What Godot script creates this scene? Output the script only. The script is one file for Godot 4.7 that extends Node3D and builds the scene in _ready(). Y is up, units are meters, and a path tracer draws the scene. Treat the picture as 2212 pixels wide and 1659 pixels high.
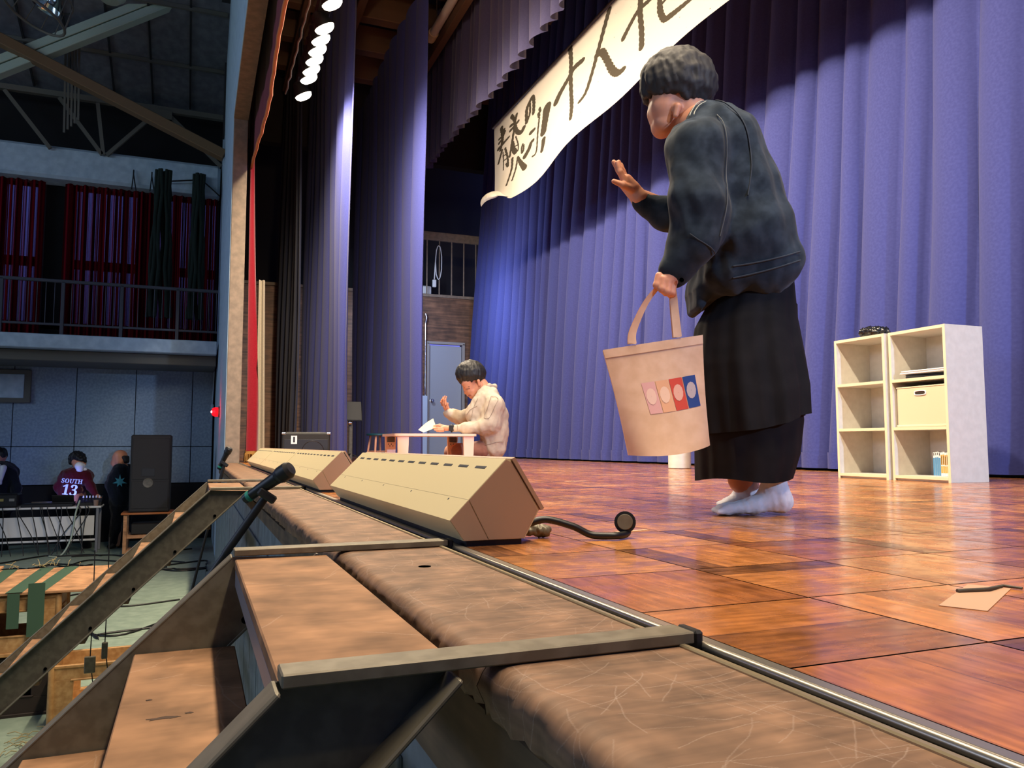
extends Node3D
# School gymnasium stage seen along its front edge. y = 0 is the stage floor, -z runs along the stage front, +x goes upstage, the hall lies at -x.

const HALL := -1.45
var M := {}
var used := {}

# ---------- mesh builder ----------
class MB:
	var v := PackedVector3Array()
	var n := PackedVector3Array()
	var u := PackedVector2Array()
	var ix := PackedInt32Array()
	func vert(p: Vector3, nn: Vector3, uv := Vector2.ZERO) -> int:
		v.append(p); n.append(nn); u.append(uv)
		return v.size() - 1
	func tri(a: int, b: int, c: int) -> void:  # counter-clockwise from outside
		ix.append(a); ix.append(c); ix.append(b)
	func quad(a: Vector3, b: Vector3, c: Vector3, d: Vector3, metric := true) -> void:
		var nn := (b - a).cross(d - a)
		if nn.length() < 1e-12:
			nn = (c - b).cross(a - b)
		nn = nn.normalized()
		var w := (b - a).length() if metric else 1.0
		var h := (d - a).length() if metric else 1.0
		var i := vert(a, nn, Vector2(0, h)); vert(b, nn, Vector2(w, h)); vert(c, nn, Vector2(w, 0)); vert(d, nn, Vector2(0, 0))
		tri(i, i + 1, i + 2); tri(i, i + 2, i + 3)
	func tri3(a: Vector3, b: Vector3, c: Vector3) -> void:
		var nn := (b - a).cross(c - a).normalized()
		var i := vert(a, nn); vert(b, nn); vert(c, nn)
		tri(i, i + 1, i + 2)
	func box(c: Vector3, s: Vector3, bev := 0.0, bs := Basis()) -> void:
		var h := s * 0.5
		var e := minf(bev, minf(h.x, minf(h.y, h.z)) * 0.9)
		var f := func(p: Vector3) -> Vector3: return c + bs * p
		var ax := [Vector3(1, 0, 0), Vector3(0, 1, 0), Vector3(0, 0, 1)]
		for a in 3:
			for sg: float in [-1.0, 1.0]:
				var nd: Vector3 = ax[a] * sg
				var ud: Vector3 = ax[(a + 1) % 3]
				var wd: Vector3 = nd.cross(ud)
				var o: Vector3 = nd * h[a]
				var hu: float = h[(a + 1) % 3] - e
				var hw: float = h[(a + 2) % 3] - e
				quad(f.call(o - ud * hu - wd * hw), f.call(o + ud * hu - wd * hw), f.call(o + ud * hu + wd * hw), f.call(o - ud * hu + wd * hw))
		if e <= 0.0:
			return
		for a in 3:
			var b := (a + 1) % 3
			var d := (a + 2) % 3
			for sa: float in [-1.0, 1.0]:
				for sb: float in [-1.0, 1.0]:
					var pa := Vector3.ZERO
					var pb := Vector3.ZERO
					pa[a] = sa * h[a]; pa[b] = sb * (h[b] - e)
					pb[a] = sa * (h[a] - e); pb[b] = sb * h[b]
					var along: Vector3 = ax[d] * (h[d] - e)
					if sa * sb > 0:
						quad(f.call(pa - along), f.call(pb - along), f.call(pb + along), f.call(pa + along))
					else:
						quad(f.call(pb - along), f.call(pa - along), f.call(pa + along), f.call(pb + along))
		for sx: float in [-1.0, 1.0]:
			for sy: float in [-1.0, 1.0]:
				for sz: float in [-1.0, 1.0]:
					var a := Vector3(sx * h.x, sy * (h.y - e), sz * (h.z - e))
					var b := Vector3(sx * (h.x - e), sy * h.y, sz * (h.z - e))
					var d := Vector3(sx * (h.x - e), sy * (h.y - e), sz * h.z)
					if sx * sy * sz > 0:
						tri3(f.call(a), f.call(b), f.call(d))
					else:
						tri3(f.call(a), f.call(d), f.call(b))
	func bar(a: Vector3, b: Vector3, w: float, h: float, bev := 0.0, up := Vector3.UP) -> void:  # a box from a to b, w across and h upwards
		var z := (b - a).normalized()
		if absf(z.dot(up)) > 0.98:
			up = Vector3.RIGHT
		var x := up.cross(z).normalized()
		box((a + b) * 0.5, Vector3(w, h, (b - a).length()), bev, Basis(x, z.cross(x), z))
	func prism(poly: PackedVector2Array, o: Vector3, ex: Vector3, ey: Vector3, dep: Vector3) -> void:  # poly counter-clockwise in (ex, ey); dep opposite to ex x ey's side is handled
		var P := poly
		if Geometry2D.is_polygon_clockwise(P):
			P = P.duplicate(); P.reverse()
		if ex.cross(ey).dot(dep) > 0:
			o += dep; dep = -dep
		var m := P.size()
		for i in m:
			var a := o + ex * P[i].x + ey * P[i].y
			var b := o + ex * P[(i + 1) % m].x + ey * P[(i + 1) % m].y
			quad(a + dep, b + dep, b, a)
		var t := Geometry2D.triangulate_polygon(P)
		for i in range(0, t.size(), 3):
			var q := []
			for k in 3:
				q.append(o + ex * P[t[i + k]].x + ey * P[t[i + k]].y)
			if (q[1] - q[0]).cross(q[2] - q[0]).dot(-dep) < 0:
				q = [q[0], q[2], q[1]]
			tri3(q[0], q[1], q[2])
			tri3(q[0] + dep, q[2] + dep, q[1] + dep)
	func tube(pts: Array, r0: float, r1 := -1.0, seg := 8, cap := true) -> void:
		if r1 < 0:
			r1 = r0
		var m := pts.size()
		var t0: Vector3 = (pts[1] - pts[0]).normalized()
		var side := t0.cross(Vector3.UP if absf(t0.y) < 0.9 else Vector3.RIGHT).normalized()
		var first := v.size()
		for i in m:
			var t: Vector3 = ((pts[mini(i + 1, m - 1)] - pts[i]).normalized() + (pts[i] - pts[maxi(i - 1, 0)]).normalized()).normalized()
			side = (side - t * side.dot(t)).normalized()
			var o := t.cross(side)
			var r := lerpf(r0, r1, float(i) / (m - 1))
			for k in seg:
				var a := TAU * k / seg
				var d := side * cos(a) + o * sin(a)
				vert(pts[i] + d * r, d, Vector2(float(k) / seg, i))
		for i in m - 1:
			for k in seg:
				var a := first + i * seg + k
				var b := first + i * seg + (k + 1) % seg
				tri(a, b, b + seg); tri(a, b + seg, a + seg)
		if cap:
			for e in 2:
				var i := 0 if e == 0 else m - 1
				var t: Vector3 = (pts[0] - pts[1]).normalized() if e == 0 else (pts[m - 1] - pts[m - 2]).normalized()
				var c := vert(pts[i], t)
				var s := v.size()
				for k in seg:
					vert(v[first + i * seg + k], t)
				for k in seg:
					if e == 0:
						tri(c, s + (k + 1) % seg, s + k)
					else:
						tri(c, s + k, s + (k + 1) % seg)
	func lathe(prof: Array, o: Vector3, ax := Vector3.UP, seg := 20) -> void:  # profile of Vector2(radius, height), upwards on the outside
		var x := ax.cross(Vector3(0.3, 0.2, 0.9)).normalized()
		var y := ax.cross(x)
		for j in prof.size() - 1:
			var p: Vector2 = prof[j]
			var q: Vector2 = prof[j + 1]
			var d := q - p
			var nn := Vector2(d.y, -d.x).normalized()
			var s := v.size()
			for k in seg + 1:
				var a := TAU * k / seg
				var rd := x * cos(a) + y * sin(a)
				var no := (rd * nn.x + ax * nn.y)
				vert(o + rd * p.x + ax * p.y, no, Vector2(float(k) / seg, 0)); vert(o + rd * q.x + ax * q.y, no, Vector2(float(k) / seg, 1))
			for k in seg:
				var a := s + k * 2
				tri(a, a + 2, a + 3); tri(a, a + 3, a + 1)
	func sheet(nu: int, nv: int, f: Callable, flip := false) -> void:  # f(s, t) with s, t in 0..1; smooth
		var s0 := v.size()
		for j in nv + 1:
			for i in nu + 1:
				vert(f.call(float(i) / nu, float(j) / nv), Vector3.UP, Vector2(float(i) / nu, float(j) / nv))
		for j in nv + 1:
			for i in nu + 1:
				var a := v[s0 + j * (nu + 1) + maxi(i - 1, 0)]
				var b := v[s0 + j * (nu + 1) + mini(i + 1, nu)]
				var c := v[s0 + maxi(j - 1, 0) * (nu + 1) + i]
				var d := v[s0 + mini(j + 1, nv) * (nu + 1) + i]
				var nn := (b - a).cross(d - c).normalized()
				n[s0 + j * (nu + 1) + i] = -nn if flip else nn
		for j in nv:
			for i in nu:
				var a := s0 + j * (nu + 1) + i
				if flip:
					tri(a, a + nu + 2, a + 1); tri(a, a + nu + 1, a + nu + 2)
				else:
					tri(a, a + 1, a + nu + 2); tri(a, a + nu + 2, a + nu + 1)
	func mesh() -> ArrayMesh:
		var arr := []
		arr.resize(Mesh.ARRAY_MAX)
		arr[Mesh.ARRAY_VERTEX] = v; arr[Mesh.ARRAY_NORMAL] = n; arr[Mesh.ARRAY_TEX_UV] = u; arr[Mesh.ARRAY_INDEX] = ix
		var m := ArrayMesh.new()
		m.add_surface_from_arrays(Mesh.PRIMITIVE_TRIANGLES, arr)
		return m
	# a smooth union of tapered capsules, meshed as surface nets. bone: ax ay az bx by bz ra rb half_width_in_z
	func body(bones: Array, cell: float, k: float, wob := 0.0, freq := 12.0, sd := 1) -> void:
		var lo := Vector3(1e9, 1e9, 1e9)
		var hi := -lo
		for b: Array in bones:
			for e in 2:
				var p := Vector3(b[e * 3], b[e * 3 + 1], b[e * 3 + 2])
				var r: float = b[6 + e] + k + cell * 2.5
				var rr := Vector3(r, r, r + b[8])
				lo = lo.min(p - rr); hi = hi.max(p + rr)
		var nx := int((hi.x - lo.x) / cell) + 2
		var ny := int((hi.y - lo.y) / cell) + 2
		var nz := int((hi.z - lo.z) / cell) + 2
		var F := PackedFloat32Array()
		F.resize(nx * ny * nz)
		F.fill(9.0)
		for b: Array in bones:
			var pa := Vector3(b[0], b[1], b[2])
			var pb := Vector3(b[3], b[4], b[5])
			var ra: float = b[6]
			var rb: float = b[7]
			var w: float = b[8]
			var ba := pb - pa
			var inv := 1.0 / maxf(ba.length_squared(), 1e-9)
			var m := maxf(ra, rb) + k + cell * 2.0
			var mm := Vector3(m, m, m + w)
			var a0 := (pa.min(pb) - mm - lo) / cell
			var a1 := (pa.max(pb) + mm - lo) / cell
			for z in range(maxi(0, int(a0.z)), mini(nz, int(a1.z) + 1)):
				for y in range(maxi(0, int(a0.y)), mini(ny, int(a1.y) + 1)):
					var row := (z * ny + y) * nx
					for x in range(maxi(0, int(a0.x)), mini(nx, int(a1.x) + 1)):
						var p := lo + Vector3(x, y, z) * cell - pa
						if w > 0.0:
							var dz := p.z - ba.z * 0.5
							p.z -= clampf(dz, -w, w)
						var h := clampf(p.dot(ba) * inv, 0.0, 1.0)
						var d := (p - ba * h).length() - ra - (rb - ra) * h
						var g := F[row + x]
						var q := maxf(k - absf(g - d), 0.0)
						F[row + x] = minf(g, d) - q * q * 0.25 / k
		var noise := FastNoiseLite.new()
		noise.seed = sd; noise.frequency = freq; noise.fractal_octaves = 2
		var id := PackedInt32Array()
		id.resize(nx * ny * nz)
		id.fill(-1)
		var sx := 1
		var sy := nx
		var sz := nx * ny
		var off := [0, sx, sy, sx + sy, sz, sz + sx, sz + sy, sz + sx + sy]
		var edges := [0, 1, 2, 3, 4, 5, 6, 7, 0, 2, 1, 3, 4, 6, 5, 7, 0, 4, 1, 5, 2, 6, 3, 7]
		for z in nz - 1:
			for y in ny - 1:
				for x in nx - 1:
					var i := x + y * sy + z * sz
					if absf(F[i]) > cell * 2.0:
						continue
					var neg := 0
					for o: int in off:
						if F[i + o] < 0.0:
							neg += 1
					if neg == 0 or neg == 8:
						continue
					var s := Vector3.ZERO
					var c := 0
					for e in 12:
						var e0: int = edges[e * 2]
						var e1: int = edges[e * 2 + 1]
						var f0: float = F[i + off[e0]]
						var f1: float = F[i + off[e1]]
						if (f0 < 0.0) != (f1 < 0.0):
							var t := f0 / (f0 - f1)
							s += Vector3(e0 & 1, (e0 >> 1) & 1, e0 >> 2).lerp(Vector3(e1 & 1, (e1 >> 1) & 1, e1 >> 2), t)
							c += 1
					var g := Vector3(F[i + 1] - F[i] + F[i + sx + sy + sz] - F[i + sy + sz], F[i + sy] - F[i] + F[i + sx + sy + sz] - F[i + sx + sz], F[i + sz] - F[i] + F[i + sx + sy + sz] - F[i + sx + sy]).normalized()
					var p := lo + (Vector3(x, y, z) + s / c) * cell
					id[i] = v.size()
					v.append(p); n.append(g); u.append(Vector2.ZERO)
		var first := ix.size()
		for z in range(1, nz - 1):
			for y in range(1, ny - 1):
				for x in range(1, nx - 1):
					var i := x + y * sy + z * sz
					if absf(F[i]) > cell * 2.0:
						continue
					var inside := F[i] < 0.0
					for a in 3:
						var st: int = [sx, sy, sz][a]
						if inside == (F[i + st] < 0.0):
							continue
						var s1: int = [sy, sz, sx][a]
						var s2: int = [sz, sx, sy][a]
						var q := [id[i], id[i - s1], id[i - s1 - s2], id[i - s2]]
						if q[0] < 0 or q[1] < 0 or q[2] < 0 or q[3] < 0:
							continue
						if inside:
							tri(q[0], q[1], q[2]); tri(q[0], q[2], q[3])
						else:
							tri(q[0], q[2], q[1]); tri(q[0], q[3], q[2])
		if wob > 0.0:
			var start := v.size()
			for i in range(first, ix.size()):
				start = mini(start, ix[i])
			for i in range(start, v.size()):
				v[i] += n[i] * (wob * noise.get_noise_3d(v[i].x * 1.5 + v[i].y * 0.35, v[i].y * 0.5, v[i].z * 1.2))
			for i in range(start, v.size()):
				n[i] = Vector3.ZERO
			for i in range(first, ix.size(), 3):
				var c := (v[ix[i + 2]] - v[ix[i]]).cross(v[ix[i + 1]] - v[ix[i]])
				for e in 3:
					n[ix[i + e]] += c
			for i in range(start, v.size()):
				n[i] = n[i].normalized()

# ---------- naming ----------
func numbered(s: String) -> String:
	var k: int = used.get(s, -1) + 1
	used[s] = k
	return s if k == 0 else "%s_%03d" % [s, k]

func add(called: String, mesh: Mesh, m: Material, parent: Node = null) -> MeshInstance3D:
	var o := MeshInstance3D.new()
	o.mesh = mesh
	o.material_override = m
	o.name = numbered(called) if parent == null else called
	(self if parent == null else parent).add_child(o, true)
	return o

func obj(called: String, b: MB, m: Material, parent: Node = null) -> MeshInstance3D:
	return add(called, b.mesh(), m, parent)

func tag(o: Node, label: String, category: String, group := "") -> Node:
	o.set_meta("label", label); o.set_meta("category", category)
	if group != "":
		o.set_meta("group", group)
	return o

func thing(called: String, label: String, category: String, at := Vector3.ZERO, turn := 0.0, group := "") -> Node3D:
	var o := Node3D.new()
	o.name = numbered(called)
	add_child(o, true)
	o.position = at; o.rotation.y = turn
	tag(o, label, category, group)
	return o

func setting(called: String, b: MB, m: Material, label := "") -> MeshInstance3D:
	var o := obj(called, b, m)
	o.set_meta("kind", "structure")
	if label != "":
		o.set_meta("label", label)
	return o

func boxed(called: String, c: Vector3, s: Vector3, m: Material, parent: Node = null, bev := 0.0) -> MeshInstance3D:
	var b := MB.new()
	b.box(c, s, bev)
	return obj(called, b, m, parent)

# ---------- materials ----------
func mat(c: Color, rough := 0.7, metal := 0.0, spec := 0.5) -> StandardMaterial3D:
	var m := StandardMaterial3D.new()
	m.albedo_color = c; m.roughness = rough; m.metallic = metal; m.metallic_specular = spec
	return m

func glow(c: Color, e: float) -> StandardMaterial3D:
	var m := mat(c, 0.5)
	m.emission_enabled = true; m.emission = c; m.emission_energy_multiplier = e
	return m

func noise_tex(freq: float, cols: Array, offs: Array, sd := 1, size := 512, oct := 4, kind := FastNoiseLite.TYPE_SIMPLEX_SMOOTH) -> NoiseTexture2D:
	var t := NoiseTexture2D.new()
	t.width = size; t.height = size; t.seamless = true
	var nz := FastNoiseLite.new()
	nz.seed = sd; nz.frequency = freq; nz.fractal_octaves = oct; nz.noise_type = kind
	t.noise = nz
	var g := Gradient.new()
	g.colors = PackedColorArray(cols); g.offsets = PackedFloat32Array(offs)
	t.color_ramp = g
	return t

func mottled(m: StandardMaterial3D, t: Texture2D, scale: float, world := false) -> StandardMaterial3D:
	m.albedo_texture = t
	m.uv1_triplanar = true
	m.uv1_world_triplanar = world
	m.uv1_scale = Vector3.ONE * scale
	return m

func cloth(c: Color, sheen := 0.3) -> StandardMaterial3D:
	var m := mat(Color.WHITE, 0.95, 0, 0.2)
	mottled(m, noise_tex(0.05, [c.darkened(0.05), c.lightened(0.02)], [0.2, 0.8], 3, 256, 5), 3.0)
	m.rim_enabled = true; m.rim = sheen; m.rim_tint = 0.6
	return m

# a parquet square of narrow strips with grain
func parquet(base: Color, sd: int, strips: int) -> StandardMaterial3D:
	var S := 256
	var im := Image.create(S, S, false, Image.FORMAT_RGB8)
	var nz := FastNoiseLite.new()
	nz.seed = sd; nz.frequency = 0.02; nz.fractal_octaves = 4
	var sc := FastNoiseLite.new()
	sc.seed = sd + 50; sc.frequency = 0.018; sc.fractal_octaves = 3
	var rng := RandomNumberGenerator.new()
	rng.seed = sd * 77 + 5
	var tone := []
	for i in strips:
		tone.append(rng.randf_range(-0.17, 0.15) + (-0.2 if rng.randf() < 0.16 else 0.0))
	for y in S:
		var k: int = y * strips / S
		for x in S:
			var g := nz.get_noise_2d(x * 0.35 + k * 90.0, y * 3.2) * 0.2 + sc.get_noise_2d(x, y) * 0.14
			var t: float = 1.0 + tone[k] + g
			var fr := fposmod(y * strips / float(S), 1.0)
			if fr < 0.018:
				t *= 0.84
			var c := Color(base.r * t, base.g * t * (0.97 + 0.06 * t), base.b * t)
			im.set_pixel(x, y, c)
	for s in 16:  # fine pale scuffs
		var p := Vector2(rng.randf() * S, rng.randf() * S)
		var d := Vector2.from_angle(rng.randf() * TAU)
		for q in rng.randi_range(15, 60):
			p += d
			d = d.rotated(rng.randf_range(-0.05, 0.05))
			var a := Vector2i(posmod(int(p.x), S), posmod(int(p.y), S))
			im.set_pixelv(a, im.get_pixelv(a).lerp(Color(0.9, 0.68, 0.5), 0.16))
	var m := mat(Color.WHITE, 0.2, 0, 0.35)
	m.albedo_texture = ImageTexture.create_from_image(im)
	m.roughness_texture = ROUGH
	m.roughness = 0.42
	m.clearcoat_enabled = true; m.clearcoat = 0.25; m.clearcoat_roughness = 0.14
	m.heightmap_enabled = true
	m.heightmap_texture = WAVY
	m.heightmap_scale = 0.03
	return m

# worn boards: long grain, pale scratches
func worn_wood(base: Color, sd: int, scratch: float, grain := 1.0) -> ImageTexture:
	var W := 512
	var im := Image.create(W, W, false, Image.FORMAT_RGB8)
	var nz := FastNoiseLite.new()
	nz.seed = sd; nz.frequency = 0.012; nz.fractal_octaves = 5
	var bl := FastNoiseLite.new()
	bl.seed = sd + 9; bl.frequency = 0.009; bl.fractal_octaves = 4
	for y in W:
		for x in W:
			var fx := smoothstep(0.75, 1.0, float(x) / W)
			var fy := smoothstep(0.75, 1.0, float(y) / W)
			var ga := lerpf(lerpf(nz.get_noise_2d(x * 0.3, y * 4.0), nz.get_noise_2d((x - W) * 0.3, y * 4.0), fx), lerpf(nz.get_noise_2d(x * 0.3, (y - W) * 4.0), nz.get_noise_2d((x - W) * 0.3, (y - W) * 4.0), fx), fy)
			var gb := lerpf(lerpf(bl.get_noise_2d(x, y), bl.get_noise_2d(x - W, y), fx), lerpf(bl.get_noise_2d(x, y - W), bl.get_noise_2d(x - W, y - W), fx), fy)
			var t := 1.0 + ga * 0.24 * grain + gb * 0.3
			im.set_pixel(x, y, Color(base.r * t, base.g * t, base.b * t))
	var rng := RandomNumberGenerator.new()
	rng.seed = sd
	for s in int(90 * scratch):
		var p := Vector2(rng.randf() * W, rng.randf() * W)
		var d := Vector2.from_angle(rng.randf() * TAU)
		var al := rng.randf_range(0.15, 0.42)
		for q in rng.randi_range(30, 170):
			p += d
			d = d.rotated(rng.randf_range(-0.05, 0.05))
			var a := Vector2i(posmod(int(p.x), W), posmod(int(p.y), W))
			im.set_pixelv(a, im.get_pixelv(a).lerp(base.lightened(0.42), al))
			a.x = (a.x + 1) % W
			im.set_pixelv(a, im.get_pixelv(a).lerp(base.lightened(0.4), al * 0.5))
	return ImageTexture.create_from_image(im)

var ROUGH: Texture2D
var WAVY: Texture2D

func make_materials() -> void:
	ROUGH = noise_tex(0.012, [Color(0.35, 0.35, 0.35), Color(0.8, 0.8, 0.8)], [0.25, 0.75], 8, 256, 5)
	WAVY = noise_tex(0.01, [Color(0.2, 0.2, 0.2), Color(0.8, 0.8, 0.8)], [0.1, 0.9], 12, 256, 2)
	M.blue = cloth(Color(0.26, 0.28, 0.54), 0.12)
	M.blue_back = cloth(Color(0.25, 0.27, 0.5), 0.2)
	M.border = cloth(Color(0.30, 0.29, 0.43), 0.4)
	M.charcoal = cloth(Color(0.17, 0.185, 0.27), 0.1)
	M.red = cloth(Color(0.52, 0.08, 0.13), 0.3)
	M.red_dark = cloth(Color(0.5, 0.22, 0.26), 0.2)
	M.gold = mat(Color(0.62, 0.45, 0.2), 0.6)
	M.trim = mat(Color(0.75, 0.45, 0.25), 0.6)
	M.cream_cloth = cloth(Color(0.62, 0.57, 0.48))
	M.paper = mottled(mat(Color.WHITE, 0.8), noise_tex(0.02, [Color(0.86, 0.82, 0.75), Color(0.93, 0.9, 0.84)], [0.2, 0.8], 5), 1.0)
	M.nosing = mottled(mat(Color.WHITE, 0.62, 0, 0.35), worn_wood(Color(0.46, 0.355, 0.275), 4, 1.5, 0.7), 2.6)
	M.nosing.heightmap_enabled = true
	M.nosing.heightmap_texture = M.nosing.albedo_texture
	M.nosing.heightmap_scale = 0.12
	M.ply = mottled(mat(Color.WHITE, 0.7, 0, 0.3), worn_wood(Color(0.55, 0.415, 0.305), 21, 0.35, 0.28), 1.6)
	M.ply_light = mottled(mat(Color.WHITE, 0.75, 0, 0.3), worn_wood(Color(0.68, 0.51, 0.37), 31, 0.2, 0.8), 1.3)
	M.steel = mottled(mat(Color.WHITE, 0.5, 0.25), noise_tex(0.03, [Color(0.41, 0.38, 0.31), Color(0.47, 0.44, 0.37)], [0.3, 0.7], 6, 256), 3.0)
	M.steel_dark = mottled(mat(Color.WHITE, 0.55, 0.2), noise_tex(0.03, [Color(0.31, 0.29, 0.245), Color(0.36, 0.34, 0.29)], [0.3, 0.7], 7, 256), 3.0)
	M.steel_edge = mat(Color(0.55, 0.56, 0.6), 0.4, 0.6)
	M.brass = mat(Color(0.66, 0.6, 0.48), 0.38, 0.75)
	M.rail = mat(Color(0.72, 0.69, 0.63), 0.3, 0.85)
	M.black = mat(Color(0.02, 0.02, 0.022), 0.6)
	M.rubber = mat(Color(0.035, 0.035, 0.04), 0.45)
	M.apron = mottled(mat(Color.WHITE, 0.7), worn_wood(Color(0.36, 0.29, 0.21), 41, 0.3, 1.2), 1.2)
	M.front = mottled(mat(Color.WHITE, 0.8), noise_tex(0.02, [Color(0.37, 0.41, 0.43), Color(0.46, 0.5, 0.52)], [0.2, 0.8], 14), 0.8)
	M.hall_floor = mottled(mat(Color.WHITE, 0.45), noise_tex(0.02, [Color(0.51, 0.58, 0.52), Color(0.58, 0.645, 0.58)], [0.2, 0.8], 15), 0.7)
	M.panel = mottled(mat(Color.WHITE, 0.85), noise_tex(0.04, [Color(0.5, 0.57, 0.62), Color(0.57, 0.64, 0.69)], [0.2, 0.8], 16), 0.9)
	M.plaster = mottled(mat(Color.WHITE, 0.85), noise_tex(0.02, [Color(0.64, 0.72, 0.77), Color(0.71, 0.79, 0.83)], [0.2, 0.8], 17), 0.5)
	M.jamb = mottled(mat(Color.WHITE, 0.75), noise_tex(0.02, [Color(0.47, 0.41, 0.35), Color(0.54, 0.47, 0.4)], [0.2, 0.8], 18), 0.9)
	M.dark_wall = mat(Color(0.05, 0.055, 0.065), 0.9)
	M.roof = mottled(mat(Color.WHITE, 0.9), noise_tex(0.02, [Color(0.33, 0.34, 0.36), Color(0.41, 0.42, 0.44)], [0.2, 0.8], 19), 0.5)
	M.roof_rib = mat(Color(0.12, 0.12, 0.12), 0.9)
	M.beam_pale = mat(Color(0.62, 0.68, 0.62), 0.6)
	M.beam_tan = mat(Color(0.44, 0.34, 0.22), 0.6)
	M.beam_dull = mat(Color(0.38, 0.37, 0.33), 0.7)
	M.stage_beam = mat(Color(0.42, 0.32, 0.25), 0.8)
	M.stage_dark = mat(Color(0.16, 0.15, 0.15), 0.9)
	M.wall_wood = mottled(mat(Color.WHITE, 0.6), worn_wood(Color(0.42, 0.3, 0.22), 51, 0.0, 1.6), 0.8, true)
	M.white = mat(Color(0.86, 0.86, 0.85), 0.5)
	M.case = mottled(mat(Color.WHITE, 0.45), noise_tex(0.03, [Color(0.81, 0.79, 0.74), Color(0.84, 0.82, 0.77)], [0.2, 0.8], 20, 256), 2.0)
	M.case_edge = mat(Color(0.87, 0.8, 0.66), 0.5)
	M.metal_cream = mat(Color(0.78, 0.72, 0.56), 0.42)
	M.metal_tan = mat(Color(0.62, 0.5, 0.4), 0.5)
	M.chrome = mat(Color(0.8, 0.8, 0.8), 0.2, 1.0)
	M.skin = mat(Color(0.77, 0.53, 0.41), 0.5, 0, 0.4)
	M.skin.subsurf_scatter_enabled = true
	M.skin.subsurf_scatter_strength = 0.1
	M.hair = mat(Color(0.06, 0.05, 0.045), 0.6)
	M.hair_ash = mat(Color(0.13, 0.115, 0.1), 0.7)
	M.denim = mottled(mat(Color.WHITE, 0.9, 0, 0.2), noise_tex(0.03, [Color(0.115, 0.145, 0.17), Color(0.19, 0.225, 0.255)], [0.25, 0.75], 22, 256, 5), 2.2)
	M.denim.rim_enabled = true; M.denim.rim = 0.15
	M.stitch_dim = mat(Color(0.3, 0.31, 0.31), 0.8)
	M.stitch_dark = mat(Color(0.16, 0.185, 0.21), 0.85)
	M.shirt_seam = mat(Color(0.58, 0.52, 0.45), 0.85)
	M.stitch = mat(Color(0.62, 0.6, 0.52), 0.8)
	M.black_cloth = mottled(mat(Color.WHITE, 0.85, 0, 0.3), noise_tex(0.02, [Color(0.065, 0.055, 0.055), Color(0.1, 0.088, 0.086)], [0.2, 0.8], 23, 256), 2.0)
	M.sock = cloth(Color(0.86, 0.84, 0.84), 0.3)
	M.canvas = mottled(mat(Color.WHITE, 0.85, 0, 0.3), noise_tex(0.02, [Color(0.83, 0.68, 0.55), Color(0.88, 0.74, 0.62)], [0.2, 0.8], 24, 256), 3.0)
	M.shirt = mottled(mat(Color.WHITE, 0.85, 0, 0.3), noise_tex(0.03, [Color(0.69, 0.63, 0.55), Color(0.73, 0.67, 0.59)], [0.2, 0.8], 25, 256), 3.0)
	M.brown_cloth = cloth(Color(0.58, 0.4, 0.33))
	M.table = mat(Color(0.93, 0.79, 0.66), 0.4)
	M.table_in = mat(Color(0.72, 0.44, 0.25), 0.6)
	M.crate = mottled(mat(Color.WHITE, 0.5), noise_tex(0.04, [Color(0.68, 0.5, 0.3), Color(0.78, 0.61, 0.4)], [0.2, 0.8], 26, 256), 2.0)
	M.stain = mat(Color(0.27, 0.2, 0.15), 0.9)
	M.crate_dark = mat(Color(0.13, 0.085, 0.06), 0.6)
	M.tape_green = mat(Color(0.25, 0.36, 0.28), 0.5)
	M.tape = mat(Color(0.76, 0.6, 0.48), 0.5)
	M.net = mat(Color(0.06, 0.12, 0.09), 0.95)
	M.railing = mat(Color(0.27, 0.28, 0.31), 0.55, 0.3)
	M.maroon = cloth(Color(0.3, 0.06, 0.1))
	M.navy = cloth(Color(0.07, 0.085, 0.11))
	M.gear = mat(Color(0.05, 0.05, 0.055), 0.5)
	M.speaker = mottled(mat(Color.WHITE, 0.75), noise_tex(0.2, [Color(0.085, 0.08, 0.07), Color(0.125, 0.115, 0.1)], [0.3, 0.7], 27, 256), 4.0)

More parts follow.
